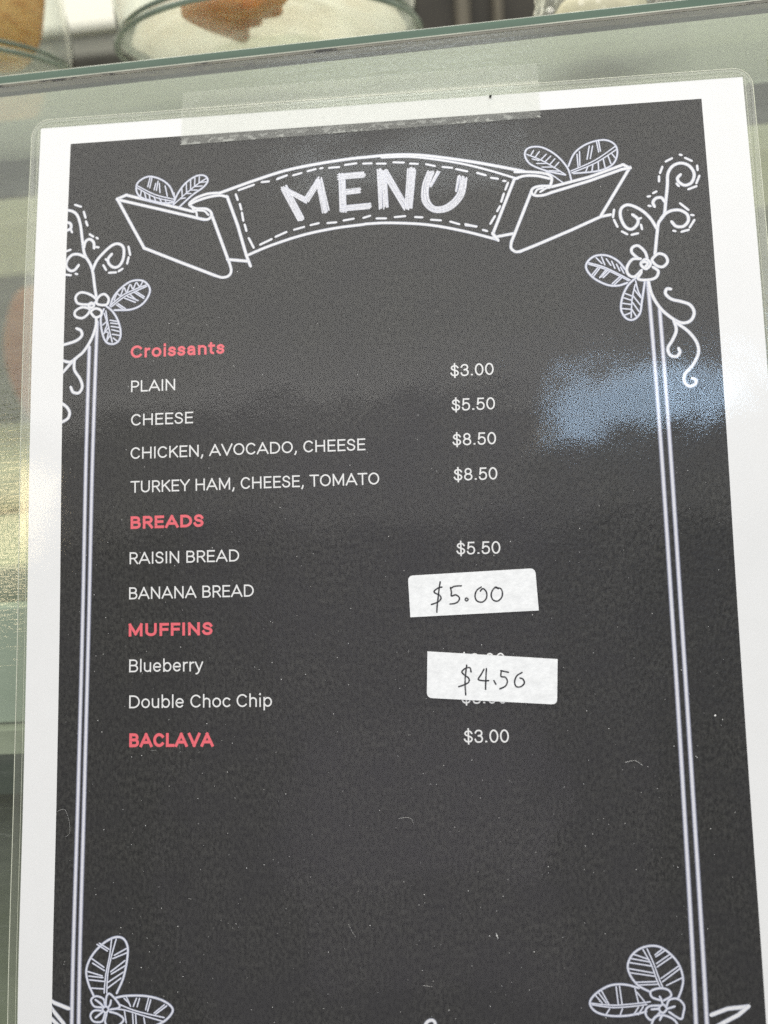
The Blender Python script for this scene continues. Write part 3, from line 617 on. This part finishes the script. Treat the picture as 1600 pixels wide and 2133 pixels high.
leafset('leaf_drawing', D_, [[(412, 1050), (350, 980), (260, 935), (160, 938), (95, 990), (88, 1050), (150, 1125), (260, 1180), (350, 1187), (425, 1165)]], [[(105, 995), (250, 1038), (450, 1138)], [(110, 1008), (250, 1052), (440, 1145)]],
    [[(180, 1040), (135, 1095)], [(195, 1045), (150, 1105)], [(250, 1055), (200, 1118)], [(285, 1065), (230, 1118)], [(265, 1058), (215, 1112)], [(370, 1110), (305, 1170)], [(385, 1118), (320, 1180)], [(170, 955), (215, 1000)], [(215, 950), (240, 1010)], [(255, 965), (290, 1015)], [(300, 985), (325, 1040)], [(340, 1010), (365, 1060)], [(375, 1035), (400, 1080)]], 19, 13)
leafset('leaf_drawing', D_, [[(520, 1108), (440, 1180), (390, 1280), (378, 1390), (420, 1460), (480, 1472), (535, 1420), (552, 1320), (578, 1145)]], [[(495, 1180), (470, 1300), (462, 1450)], [(500, 1150), (520, 1230), (545, 1280)]],
    [[(418, 1255), (470, 1275)], [(402, 1290), (465, 1310)], [(392, 1335), (462, 1345)], [(390, 1380), (460, 1385)], [(405, 1435), (458, 1415)], [(488, 1220), (540, 1285)], [(480, 1275), (535, 1345)], [(475, 1330), (525, 1400)], [(470, 1390), (505, 1445)]], 19, 13)
# border lines
for pts, w_ in (([(186, 724), (184, 800), (176, 1090), (171, 1400), (166, 1560), (158, 1778), (149.5, 2018), (151, 2170)], 7.0), ([(203, 672), (197, 800), (189.5, 1090), (184, 1400), (179, 1560), (171.5, 1778), (163, 1990), (166, 2170)], 7.0),
                ([(1351, 590), (1358.5, 690), (1375, 942), (1388, 1080), (1410, 1420), (1424, 1660), (1438, 1880), (1449.5, 2133), (1451, 2170)], 7.0), ([(1374, 645), (1379, 690), (1396, 942), (1405, 1080), (1429, 1420), (1444, 1660), (1459, 1880), (1472, 2133), (1474, 2170)], 7.0)):
    Q = PX.t(pts); u = np.polyfit([q[1] for q in Q], [q[0] for q in Q], 2); s0, s1 = Q[0][1], 288
    R = Ribbons(INK - 0.01); R.add([(np.polyval(u, min(s, 264)) , s) for s in np.linspace(s0, s1, 60)], w_ / PXMM * 1.5); R.build('border_line', 'line', menu)
# flowers at the foot of the sheet
leafset('leaf_drawing', E_, [[(625, 620), (590, 540), (576, 450), (610, 360), (680, 280), (760, 233), (822, 240), (852, 300), (845, 400), (820, 510), (780, 600)]], [[(745, 240), (732, 350), (706, 480), (695, 600)], [(775, 245), (748, 340), (720, 470), (712, 600)]],
    [[(650, 280), (715, 322)], [(665, 272), (725, 310)], [(615, 375), (692, 430)], [(620, 405), (695, 452)], [(588, 460), (680, 488)], [(595, 490), (685, 500)], [(598, 515), (690, 525)], [(615, 570), (690, 575)], [(765, 350), (840, 308)], [(755, 372), (846, 335)], [(740, 460), (832, 388)], [(745, 475), (840, 418)], [(722, 530), (820, 465)], [(718, 570), (805, 505)]], 15, 10)
leafset('leaf_drawing', E_, [[(770, 635), (850, 621), (980, 624), (1090, 655), (1152, 710), (1120, 770), (1050, 815), (930, 850), (850, 830)]], [[(800, 680), (900, 720), (1020, 750), (1092, 766)], [(750, 710), (830, 716), (960, 755), (1080, 790)]],
    [[(830, 640), (862, 672)], [(845, 632), (870, 690)], [(910, 640), (890, 690)], [(930, 642), (915, 692)], [(990, 640), (972, 712)], [(1005, 650), (985, 722)], [(1110, 690), (1040, 742)], [(1095, 682), (1030, 735)], [(830, 720), (842, 800)], [(885, 745), (890, 830)], [(905, 750), (910, 830)], [(960, 770), (970, 830)]], 15, 10)
R = Ribbons(INK + 0.012)
E_.run(R, [[(700, 690), (690, 642), (640, 624), (608, 650), (630, 692), (680, 698)], [(705, 690), (712, 622), (740, 612), (800, 692), (740, 712)], [(685, 722), (630, 720), (604, 752), (625, 792), (680, 792), (700, 740)], [(712, 740), (702, 800), (740, 840), (790, 820), (825, 780), (790, 745), (735, 728)], [(705, 690), (725, 712), (705, 734), (685, 712), 'c'], [(640, 650), (670, 672), (690, 695)], [(740, 655), (735, 680), (722, 698)], [(640, 765), (665, 745), (685, 728)]], 14)
R.build('flower_drawing', 'fine', menu)
leafset('leaf_drawing', F_, [[(720, 658), (640, 615), (580, 540), (561, 460), (600, 380), (680, 330), (780, 323), (870, 375), (940, 460), (970, 560), (960, 640), (932, 712)]], [[(705, 345), (752, 450), (792, 560), (822, 632)], [(675, 350), (735, 460), (775, 570), (805, 635)]],
    [[(610, 385), (715, 420)], [(590, 415), (725, 440)], [(578, 445), (738, 470)], [(575, 490), (745, 520)], [(582, 520), (755, 545)], [(620, 590), (770, 585)], [(650, 610), (780, 605)], [(770, 400), (832, 358)], [(765, 385), (815, 345)], [(775, 450), (870, 385)], [(780, 475), (882, 405)], [(810, 560), (940, 468)], [(820, 585), (945, 490)], [(850, 612), (968, 555)]], 15, 10)
leafset('leaf_drawing', F_, [[(640, 632), (540, 607), (430, 614), (330, 670), (280, 740), (320, 805), (420, 837), (560, 837), (695, 808)]], [[(285, 745), (450, 760), (600, 750), (725, 735)], [(300, 757), (450, 777), (600, 768), (700, 755)]],
    [[(340, 662), (400, 742)], [(365, 650), (418, 748)], [(325, 690), (370, 742)], [(475, 625), (490, 748)], [(500, 622), (518, 748)], [(615, 640), (640, 742)], [(630, 665), (690, 740)], [(398, 832), (425, 790)], [(505, 832), (520, 790)], [(605, 830), (640, 775)], [(640, 828), (675, 772)]], 15, 10)
R = Ribbons(INK + 0.012)
F_.run(R, [[(800, 722), (740, 700), (733, 655), (800, 634), (862, 648), (882, 690), (832, 722)], [(850, 762), (870, 720), (930, 713), (977, 760), (972, 820), (952, 862), (870, 812)], [(790, 762), (720, 768), (693, 800), (700, 842), (740, 870), (795, 818)], [(735, 910), (760, 850), (810, 833), (870, 848), (915, 880), (940, 930)], [(820, 755), (850, 785), (820, 817), (790, 785), 'c'], [(800, 700), (812, 725), (818, 750)], [(905, 770), (880, 778), (855, 785)], [(740, 790), (765, 788), (790, 787)], [(800, 865), (812, 840)]], 15)
R.build('flower_drawing', 'fine', menu)
R = Ribbons(INK + 0.004)
E_.lines(R, [[(330, 655), (455, 705)], [(330, 690), (420, 800), (450, 850)], [(345, 775), (400, 830)]], 24, clip=CL)
R.build('corner_stroke', 'chalk', menu)
R = Ribbons(INK + 0.004)
F_.lines(R, [[(1185, 830), (1300, 786), (1450, 770)], [(1450, 772), (1380, 832), (1260, 895), (1190, 935)]], 26)
R.build('corner_stroke', 'chalk', menu)
R = Ribbons(INK + 0.004); PX.run(R, [[(884, 2142), (888, 2131), (897, 2125), (905, 2128), (908, 2140)]], 6); R.build('footer_stroke', 'chalk', menu)

# ---------------------------------------------------------------- lettering: a monoline stroke alphabet (cap height 1)
def arc(cx, cy, rx, ry, a0, a1, n=14): return [(cx + rx * math.cos(math.radians(a)), cy + ry * math.sin(math.radians(a))) for a in np.linspace(a0, a1, n)]
def sp(P): return [tuple(p) for p in catmull(P, False, 5)]
X = 0.72
def bowl(x0, y0, y1, x1):        # D-shaped bowl from a stem
    r = (y1 - y0) / 2; k = min(r, (x1 - x0) * 0.62); return [(x0, y1), (x1 - k, y1)] + arc(x1 - k, (y0 + y1) / 2, k, r, 90, -90)[1:] + [(x0, y0)]
GL = {   # glyph: (ink width, left bearing, right bearing, strokes)
 'A': (0.86, .02, .02, [[(0, 0), (.43, 1)], [(.43, 1), (.86, 0)], [(.155, .30), (.705, .30)]]),
 'B': (0.60, .10, .05, [[(0, 0), (0, 1)], bowl(0, .53, 1, .55), bowl(0, 0, .53, .60)]),
 'C': (0.71, .055, .05, [arc(.38, .5, .38, .5, 42, 318, 26)]),
 'D': (0.72, .10, .055, [[(0, 0), (0, 1)], bowl(0, 0, 1, .72)]),
 'E': (0.53, .10, .05, [[(0, 0), (0, 1)], [(0, 1), (.53, 1)], [(0, .52), (.48, .52)], [(0, 0), (.53, 0)]]),
 'F': (0.50, .10, .03, [[(0, 0), (0, 1)], [(0, 1), (.50, 1)], [(0, .50), (.46, .50)]]),
 'H': (0.68, .10, .10, [[(0, 0), (0, 1)], [(.68, 0), (.68, 1)], [(0, .52), (.68, .52)]]),
 'I': (0.0, .11, .11, [[(0, 0), (0, 1)]]),
 'K': (0.64, .10, .01, [[(0, 0), (0, 1)], [(.60, 1), (.02, .42)], [(.21, .60), (.64, 0)]]),
 'L': (0.48, .10, .03, [[(0, 0), (0, 1)], [(0, 0), (.48, 0)]]),
 'M': (0.84, .10, .10, [[(0, 0), (0, 1)], [(0, 1), (.42, .12)], [(.42, .12), (.84, 1)], [(.84, 1), (.84, 0)]]),
 'N': (0.68, .10, .10, [[(0, 0), (0, 1)], [(0, 1), (.68, 0)], [(.68, 0), (.68, 1)]]),
 'O': (0.80, .055, .055, [arc(.40, .5, .40, .5, 90, 450, 34)]),
 'P': (0.57, .10, .03, [[(0, 0), (0, 1)], bowl(0, .44, 1, .57)]),
 'R': (0.60, .10, .02, [[(0, 0), (0, 1)], bowl(0, .47, 1, .57), [(.30, .47), (.60, 0)]]),
 'S': (0.58, .05, .05, [sp([(.55, .80), (.46, .94), (.30, 1.0), (.12, .94), (.04, .77), (.12, .61), (.30, .53), (.48, .44), (.57, .27), (.48, .07), (.28, 0), (.09, .06), (0, .22)])]),
 'T': (0.68, .02, .02, [[(.34, 0), (.34, 1)], [(0, 1), (.68, 1)]]),
 'U': (0.66, .09, .09, [[(0, 1), (0, .33)] + arc(.33, .33, .33, .33, 180, 360, 16)[1:] + [(.66, 1)]]),
 'V': (0.82, .01, .01, [[(0, 1), (.41, 0)], [(.41, 0), (.82, 1)]]),
 'Y': (0.74, .01, .01, [[(0, 1), (.37, .45)], [(.74, 1), (.37, .45)], [(.37, .46), (.37, 0)]]),
 'l': (0.0, .095, .095, [[(0, 0), (0, 1.04)]]),
 'i': (0.0, .095, .095, [[(0, 0), (0, .68)], [(0, 1.02), (0, 1.06)]]),
 'u': (0.46, .085, .09, [[(0, X), (0, .24)] + arc(.23, .24, .23, .24, 180, 345, 12)[1:], [(.46, X), (.46, 0)]]),
 'n': (0.46, .09, .085, [[(0, 0), (0, X)], arc(.23, X - .24, .23, .24, 165, 0, 12) + [(.46, 0)]]),
 'h': (0.46, .09, .085, [[(0, 0), (0, 1.04)], arc(.23, X - .24, .23, .24, 165, 0, 12) + [(.46, 0)]]),
 'e': (0.54, .05, .05, [[(.02, .37), (.54, .37)] + arc(.27, .36, .27, .36, 2, 318, 24)]),
 'b': (0.54, .09, .05, [[(0, 0), (0, 1.04)], arc(.27, .36, .27, .36, 178, -178, 28)]),
 'p': (0.54, .09, .05, [[(0, -.30), (0, X)], arc(.27, .36, .27, .36, 178, -178, 28)]),
 'o': (0.56, .05, .05, [arc(.28, .36, .28, .36, 90, 450, 28)]),
 'c': (0.48, .05, .04, [arc(.28, .36, .28, .36, 45, 315, 22)]),
 'r': (0.28, .09, .01, [[(0, 0), (0, X)], arc(.26, X - .27, .26, .27, 170, 80, 9)]),
 'y': (0.54, .01, .01, [[(0, X), (.28, 0)], [(.54, X), (.28, 0), (.22, -.17), (.13, -.27), (.02, -.28)]]),
 's': (0.42, .045, .045, [sp([(.40, .57), (.32, .69), (.20, .72), (.07, .67), (.02, .55), (.09, .43), (.22, .375), (.35, .31), (.41, .19), (.34, .05), (.20, 0), (.06, .04), (0, .15)])]),
 'a': (0.45, .05, .085, [[(.03, .55)] + sp([(.03, .55), (.11, .68), (.24, .72), (.38, .66), (.43, .50), (.43, .25), (.45, 0)])[1:], sp([(.43, .42), (.25, .40), (.08, .34), (.02, .20), (.09, .04), (.22, 0), (.36, .07), (.43, .20)])]),
 't': (0.34, .02, .03, [[(.12, .95), (.12, .18)] + arc(.28, .18, .16, .18, 180, 285, 9)[1:], [(0, X), (.33, X)]]),
 ',': (0.10, .06, .07, [[(.08, .05), (.06, -.08), (.0, -.20)]]),
 '.': (0.04, .10, .10, [[(0, .045), (.03, .045)]]),
 '3': (0.52, .06, .06, [sp([(.02, .80), (.10, .94), (.26, 1.0), (.43, .94), (.50, .76), (.43, .60), (.24, .54)]), sp([(.20, .54), (.42, .50), (.53, .29), (.45, .07), (.26, 0), (.08, .05), (0, .22)])]),
 '5': (0.52, .06, .06, [[(.48, 1), (.09, 1)], [(.09, 1), (.04, .49)], sp([(.04, .49), (.14, .60), (.29, .64), (.46, .54), (.52, .32), (.44, .08), (.25, 0), (.07, .05), (0, .20)])]),
 '8': (0.54, .06, .06, [arc(.27, .76, .22, .24, 90, 450, 24), arc(.27, .265, .27, .265, 90, 450, 26)]),
 '0': (0.56, .055, .055, [arc(.28, .5, .28, .5, 90, 450, 30)]),
 '$': (0.56, .06, .06, [sp([(.54, .76), (.45, .89), (.29, .94), (.11, .88), (.04, .73), (.12, .60), (.29, .52), (.47, .43), (.56, .27), (.47, .09), (.28, .03), (.09, .09), (0, .24)]), [(.29, 1.12), (.29, -.13)]]),
 ' ': (0.16, .05, .05, []),
}
def text(name, body, left_px, right_px, cap, weight, mat, parent, s_line=None, track=0.0, gain=1.12, xs=None):
    a, b = unp(*left_px), unp(*right_px); s0 = (a[1] + b[1]) / 2 if s_line is None else s_line
    x = 0; place = []
    for i, ch in enumerate(body):
        w, lb, rb, st = GL[ch]
        if i: x += lb + track
        place.append((x, st)); x += w + weight * 0.98
        x += rb
    total = x - rb; W_ = b[0] - a[0]; k = (W_ / total) if xs is None else xs
    R = Ribbons(INK + 0.002)
    for px, st in place:
        for P in st:
            Q = [np.array([a[0] + (px + q[0] + weight / 2) * k, s0 - (weight / 2 + q[1] * (1 - weight)) * cap]) for q in P]
            if len(Q) == 2: Q = [Q[0] + (Q[1] - Q[0]) * t for t in np.linspace(0, 1, 4)]
            closed = np.linalg.norm(Q[0] - Q[-1]) < 0.02
            if not closed:          # square ends that reach the full cap height
                for e in (0, -1):
                    d = Q[e] - Q[1 if e == 0 else -2]; d = d / (np.linalg.norm(d) + 1e-9); Q[e] = Q[e] + d * weight / 2 * cap * (0.96 if abs(d[1]) > .3 or len(P) == 2 else .3)
            R.add(Q, weight * cap * gain, cap=False, closed=closed)
    R.build(name, mat, parent); return k
H, RG = 0.225, 0.135
text('heading', 'Croissants', (272, 746.3), (468, 737), 3.80, 0.20, 'red', menu, 75.0)
text('heading', 'BREADS', (272, 1102.3), (424.6, 1098), 3.68, H, 'red', menu, 125.3)
text('heading', 'MUFFINS', (268, 1326), (443.4, 1322.5), 3.68, H, 'red', menu, 155.9)
text('heading', 'BACLAVA', (269.5, 1555.5), (445, 1554), 3.85, H, 'red', menu, 186.6)
for body, l, r, s_ in (('PLAIN', (273, 817.5), (365, 814.7), 85.2), ('CHEESE', (273, 887), (402.5, 882.4), 95.2), ('CHICKEN, AVOCADO, CHEESE', (272, 956.5), (761.5, 938.3), 105.0), ('TURKEY HAM, CHEESE, TOMATO', (272, 1027.4), (790.5, 1008.8), 114.85),
                       ('RAISIN BREAD', (270, 1175.4), (498.7, 1170), 135.4), ('BANANA BREAD', (269, 1248.4), (529, 1242), 145.4), ('Blueberry', (269, 1402.7), (423.5, 1399), 165.9), ('Double Choc Chip', (269, 1476.8), (567, 1472), 175.9)):
    text('menu_line', body, l, r, 3.45 if body[1].isupper() else 3.6, RG if body[1].isupper() else 0.128, 'text', menu, s_)
PR = 84.9
for body, l, r, s_ in (('$3.00', (938.3, 784), (1029, 781), 84.9), ('$5.50', (940.8, 856), (1031.8, 853), 94.8), ('$8.50', (942.9, 928), (1034, 926), 104.7), ('$8.50', (945.3, 1001), (1036.7, 999), 114.6), ('$5.50', (951, 1155), (1043, 1154), 135.2),
                       ('$3.00', (958, 1388), (1053, 1388), 165.65), ('$3.00', (962, 1466), (1057, 1466), 175.75), ('$3.00', (966.6, 1548), (1060.9, 1548), 186.1)):
    text('price', body, l, r, 3.55, 0.130, 'text', menu, s_)

# ---------------------------------------------------------------- price stickers
S_ = Art((800, 1150), 1600 / 420)
def sticker(label, quad, rounded, strokes):
    Q = S_.t(quad); tl, trr, br, bl = Q; V, UV = [], []; c = sum(Q) / 4
    out = []; rad = 1.55
    for i, p in enumerate(Q):
        a, b = Q[i - 1], Q[(i + 1) % 4]; da, db = (a - p) / np.linalg.norm(a - p), (b - p) / np.linalg.norm(b - p)
        if rounded[i]:
            p0, p1 = p + da * rad, p + db * rad
            for t in np.linspace(0, 1, 9): out.append((1 - t) ** 2 * p0 + 2 * t * (1 - t) * p + t * t * p1)
        else: out.append(p)
    e = Empty('price_sticker', wpt(c[0], c[1], float(bend(c[1])) + 0.25), label, 'price sticker', 'handwritten stickers on the menu')
    n = len(out); low = 0.245; hi = 0.52
    for z in (low, hi):
        for p in out: V.append(wpt(p[0], p[1], float(bend(p[1])) + z)); UV.append((p[0] / 100, p[1] / 100))
    Fc = [tuple(range(n, 2 * n))[::-1]] + [(k, (k + 1) % n, n + (k + 1) % n, n + k)[::-1] for k in range(n)]
    mesh('label_paper', V, Fc, 'sticker', e, uv=UV, smooth=False)
    R = Ribbons(hi + 0.02)
    for it in strokes:
        cl = it[-1] == 'c'; P = it[:-1] if cl else it
        R.add(catmull(S_.t(P), cl), 11.5 / S_.sc / PXMM * 1.3, closed=cl)
    R.build('handwriting', 'pen', e)
sticker('white sticker handwritten $5.00 beside BANANA BREAD, rounded corners at its top', [(190, 188), (1198, 128), (1227, 463), (210, 517)], (1, 1, 0, 0),
    [[(458, 278), (432, 284), (400, 308), (405, 325), (442, 343), (452, 370), (425, 398), (378, 415)], [(446, 238), (438, 290), (430, 360), (422, 430), (420, 475)], [(528, 283), (535, 320), (535, 348), (570, 340), (598, 362), (588, 392), (560, 408), (525, 412)], [(530, 288), (560, 272), (612, 268)],
     [(655, 364), (667, 376), (655, 388), (644, 376), 'c'], [(770, 278), (735, 305), (722, 350), (738, 388), (780, 396), (812, 365), (812, 318), (785, 290), (765, 308)], [(905, 290), (885, 278), (858, 308), (850, 345), (866, 380), (902, 388), (932, 360), (939, 322), (925, 290), (890, 284)]])
sticker('white sticker handwritten $4.50 beside Blueberry, rounded corners at its bottom', [(345, 787), (1376, 848), (1372, 1208), (340, 1155)], (0, 0, 1, 1),
    [[(690, 948), (682, 918), (648, 920), (618, 948), (638, 974), (672, 1000), (672, 1030), (640, 1050), (595, 1066)], [(656, 898), (648, 960), (643, 1030), (648, 1130)], [(792, 930), (770, 970), (748, 1005), (760, 1015), (800, 1020), (828, 1018)], [(812, 925), (808, 1000), (805, 1086)],
     [(872, 1020), (886, 1046)], [(930, 942), (928, 985), (962, 992), (978, 1025), (962, 1062), (920, 1083)], [(928, 940), (985, 952)], [(1092, 955), (1052, 982), (1035, 1030), (1050, 1066), (1085, 1066), (1112, 1038), (1102, 1008), (1080, 998)]])

# ---------------------------------------------------------------- tape, dust, neighbour
def tape():
    V, UV, Fc = [], [], []; us = np.linspace(44.4, 152.4, 60); N = 28; cols = len(us)
    for j in range(N + 1):
        t = j / N; s = -9.0 + 17.7 * t
        for i, u in enumerate(us):
            z = 0.9 * (j % 2) if i in (0, cols - 1) else 0
            uu = u + (z * 0.55 if i == 0 else -z * 0.55 if i == cols - 1 else 0)
            lf = float(bend(max(s, 0))) + 0.28 if s > -2.4 else -0.62 + 0.9 * max(0, min(1, (s + 3.6) / 1.2))
            V.append(wpt(uu, s - 0.006 * (u - 98) , lf + 0.05 + 0.05 * math.sin(u * 0.35) * math.sin(s * 0.8))); UV.append((u / 100, s / 100))
    for j in range(N):
        for i in range(cols - 1): Fc.append((j * cols + i, (j + 1) * cols + i, (j + 1) * cols + i + 1, j * cols + i + 1))
    return tag(mesh('adhesive_tape', V, Fc, 'tape', uv=UV), 'wide strip of matte clear tape holding the top of the menu to the glass', 'tape')
tape()
# dust and lint on the film
V, Fc = [], []
def speck(u, s, r):
    b = len(V); k = 5; z = float(bend(s)) + 0.25
    V.append(wpt(u, s, z + r * 0.6)); a0 = random.random() * 6
    for i in range(k): V.append(wpt(u + r * random.uniform(.6, 1.3) * math.cos(a0 + 6.283 * i / k), s + r * random.uniform(.6, 1.3) * math.sin(a0 + 6.283 * i / k), z))
    for i in range(k): Fc.append((b, b + 1 + i, b + 1 + (i + 1) % k))
for _ in range(620):
    u = random.uniform(12, 196); s = 8 + 252 * random.random() ** 0.62; speck(u, s, random.choice((0.05, 0.06, 0.07, 0.09, 0.12)))
for px, py, r in ((1035, 1948, .22), (1020, 1949, .14), (885, 1880, .10), (1490, 1490, .3)): u, s = unp(px, py); speck(u, s, r)
def lint(P, r=0.02):
    b = len(V); Q = [np.array(p) for p in catmull(PX.t(P))]; v, f = tube([wpt(q[0], q[1], float(bend(q[1])) + 0.30) for q in Q], r, 4)
    V.extend(v); Fc.extend([[x + b for x in ff] for ff in f])
lint([(120, 1690), (136, 1686), (145, 1710), (146, 1735), (138, 1742)]); lint([(726, 1924), (733, 1938), (741, 1951)]); lint([(830, 1705), (848, 1702), (858, 1706), (862, 1716)]); lint([(1302, 1588), (1322, 1584), (1338, 1594)], .035); lint([(881, 2052), (891, 2053), (900, 2054)], .03); lint([(1033, 1943), (1036, 1949), (1037, 1955)], 0.08)
for _ in range(9):
    x, y = random.uniform(240, 1400), random.uniform(900, 2100); a = random.uniform(0, 3.14); l = random.uniform(4, 14)
    lint([(x, y), (x + l * math.cos(a) * .5 + 1.5, y + l * math.sin(a) * .5), (x + l * math.cos(a), y + l * math.sin(a))], 0.016)
tag(mesh('dust_specks', V, Fc, 'dust'), 'white dust specks and lint scattered over the laminated menu', 'dust', kind='stuff')
u, s = unp(1021, 203)
V2, F2 = blob(wpt(u, s, 0.45), (0.34, 0.2, 0.38), 0.3, 4, 2, 10, 8); tag(mesh('dark_crumb', V2, F2, 'dark'), 'tiny dark crumb on the white border under the tape', 'crumb')
# the neighbouring pouch whose rounded corner just enters the frame at the right
nb = Empty('blank_laminated_sheet', wpt(330, 280, -0.5), 'neighbouring laminated sheet just entering the frame at the right', 'laminated sheet')
def flat_sheet(u0, u1, s0, s1, rad, n):
    P = ring(u0, u1, s0, s1, rad); V = [wpt(p[0], p[1], n) for p in P]; return V, [tuple(range(len(P)))[::-1]], P
V, Fc, P = flat_sheet(217.6, 433, -10.5, 290, 5.5, -0.45); mesh('film', V, Fc, 'margin', nb, smooth=False)
V, Fc = tube([wpt(p[0], p[1], -0.45) for p in P], 0.13, 6, True); mesh('film_edge', V, Fc, 'film_edge', nb)
V, Fc, P = flat_sheet(220.4, 430, -7.7, 287, 0.2, -0.52); mesh('paper', V, Fc, m_plain('neighbour_paper', (0.8, 0.8, 0.78), 0.9, 0.05), nb, smooth=False)
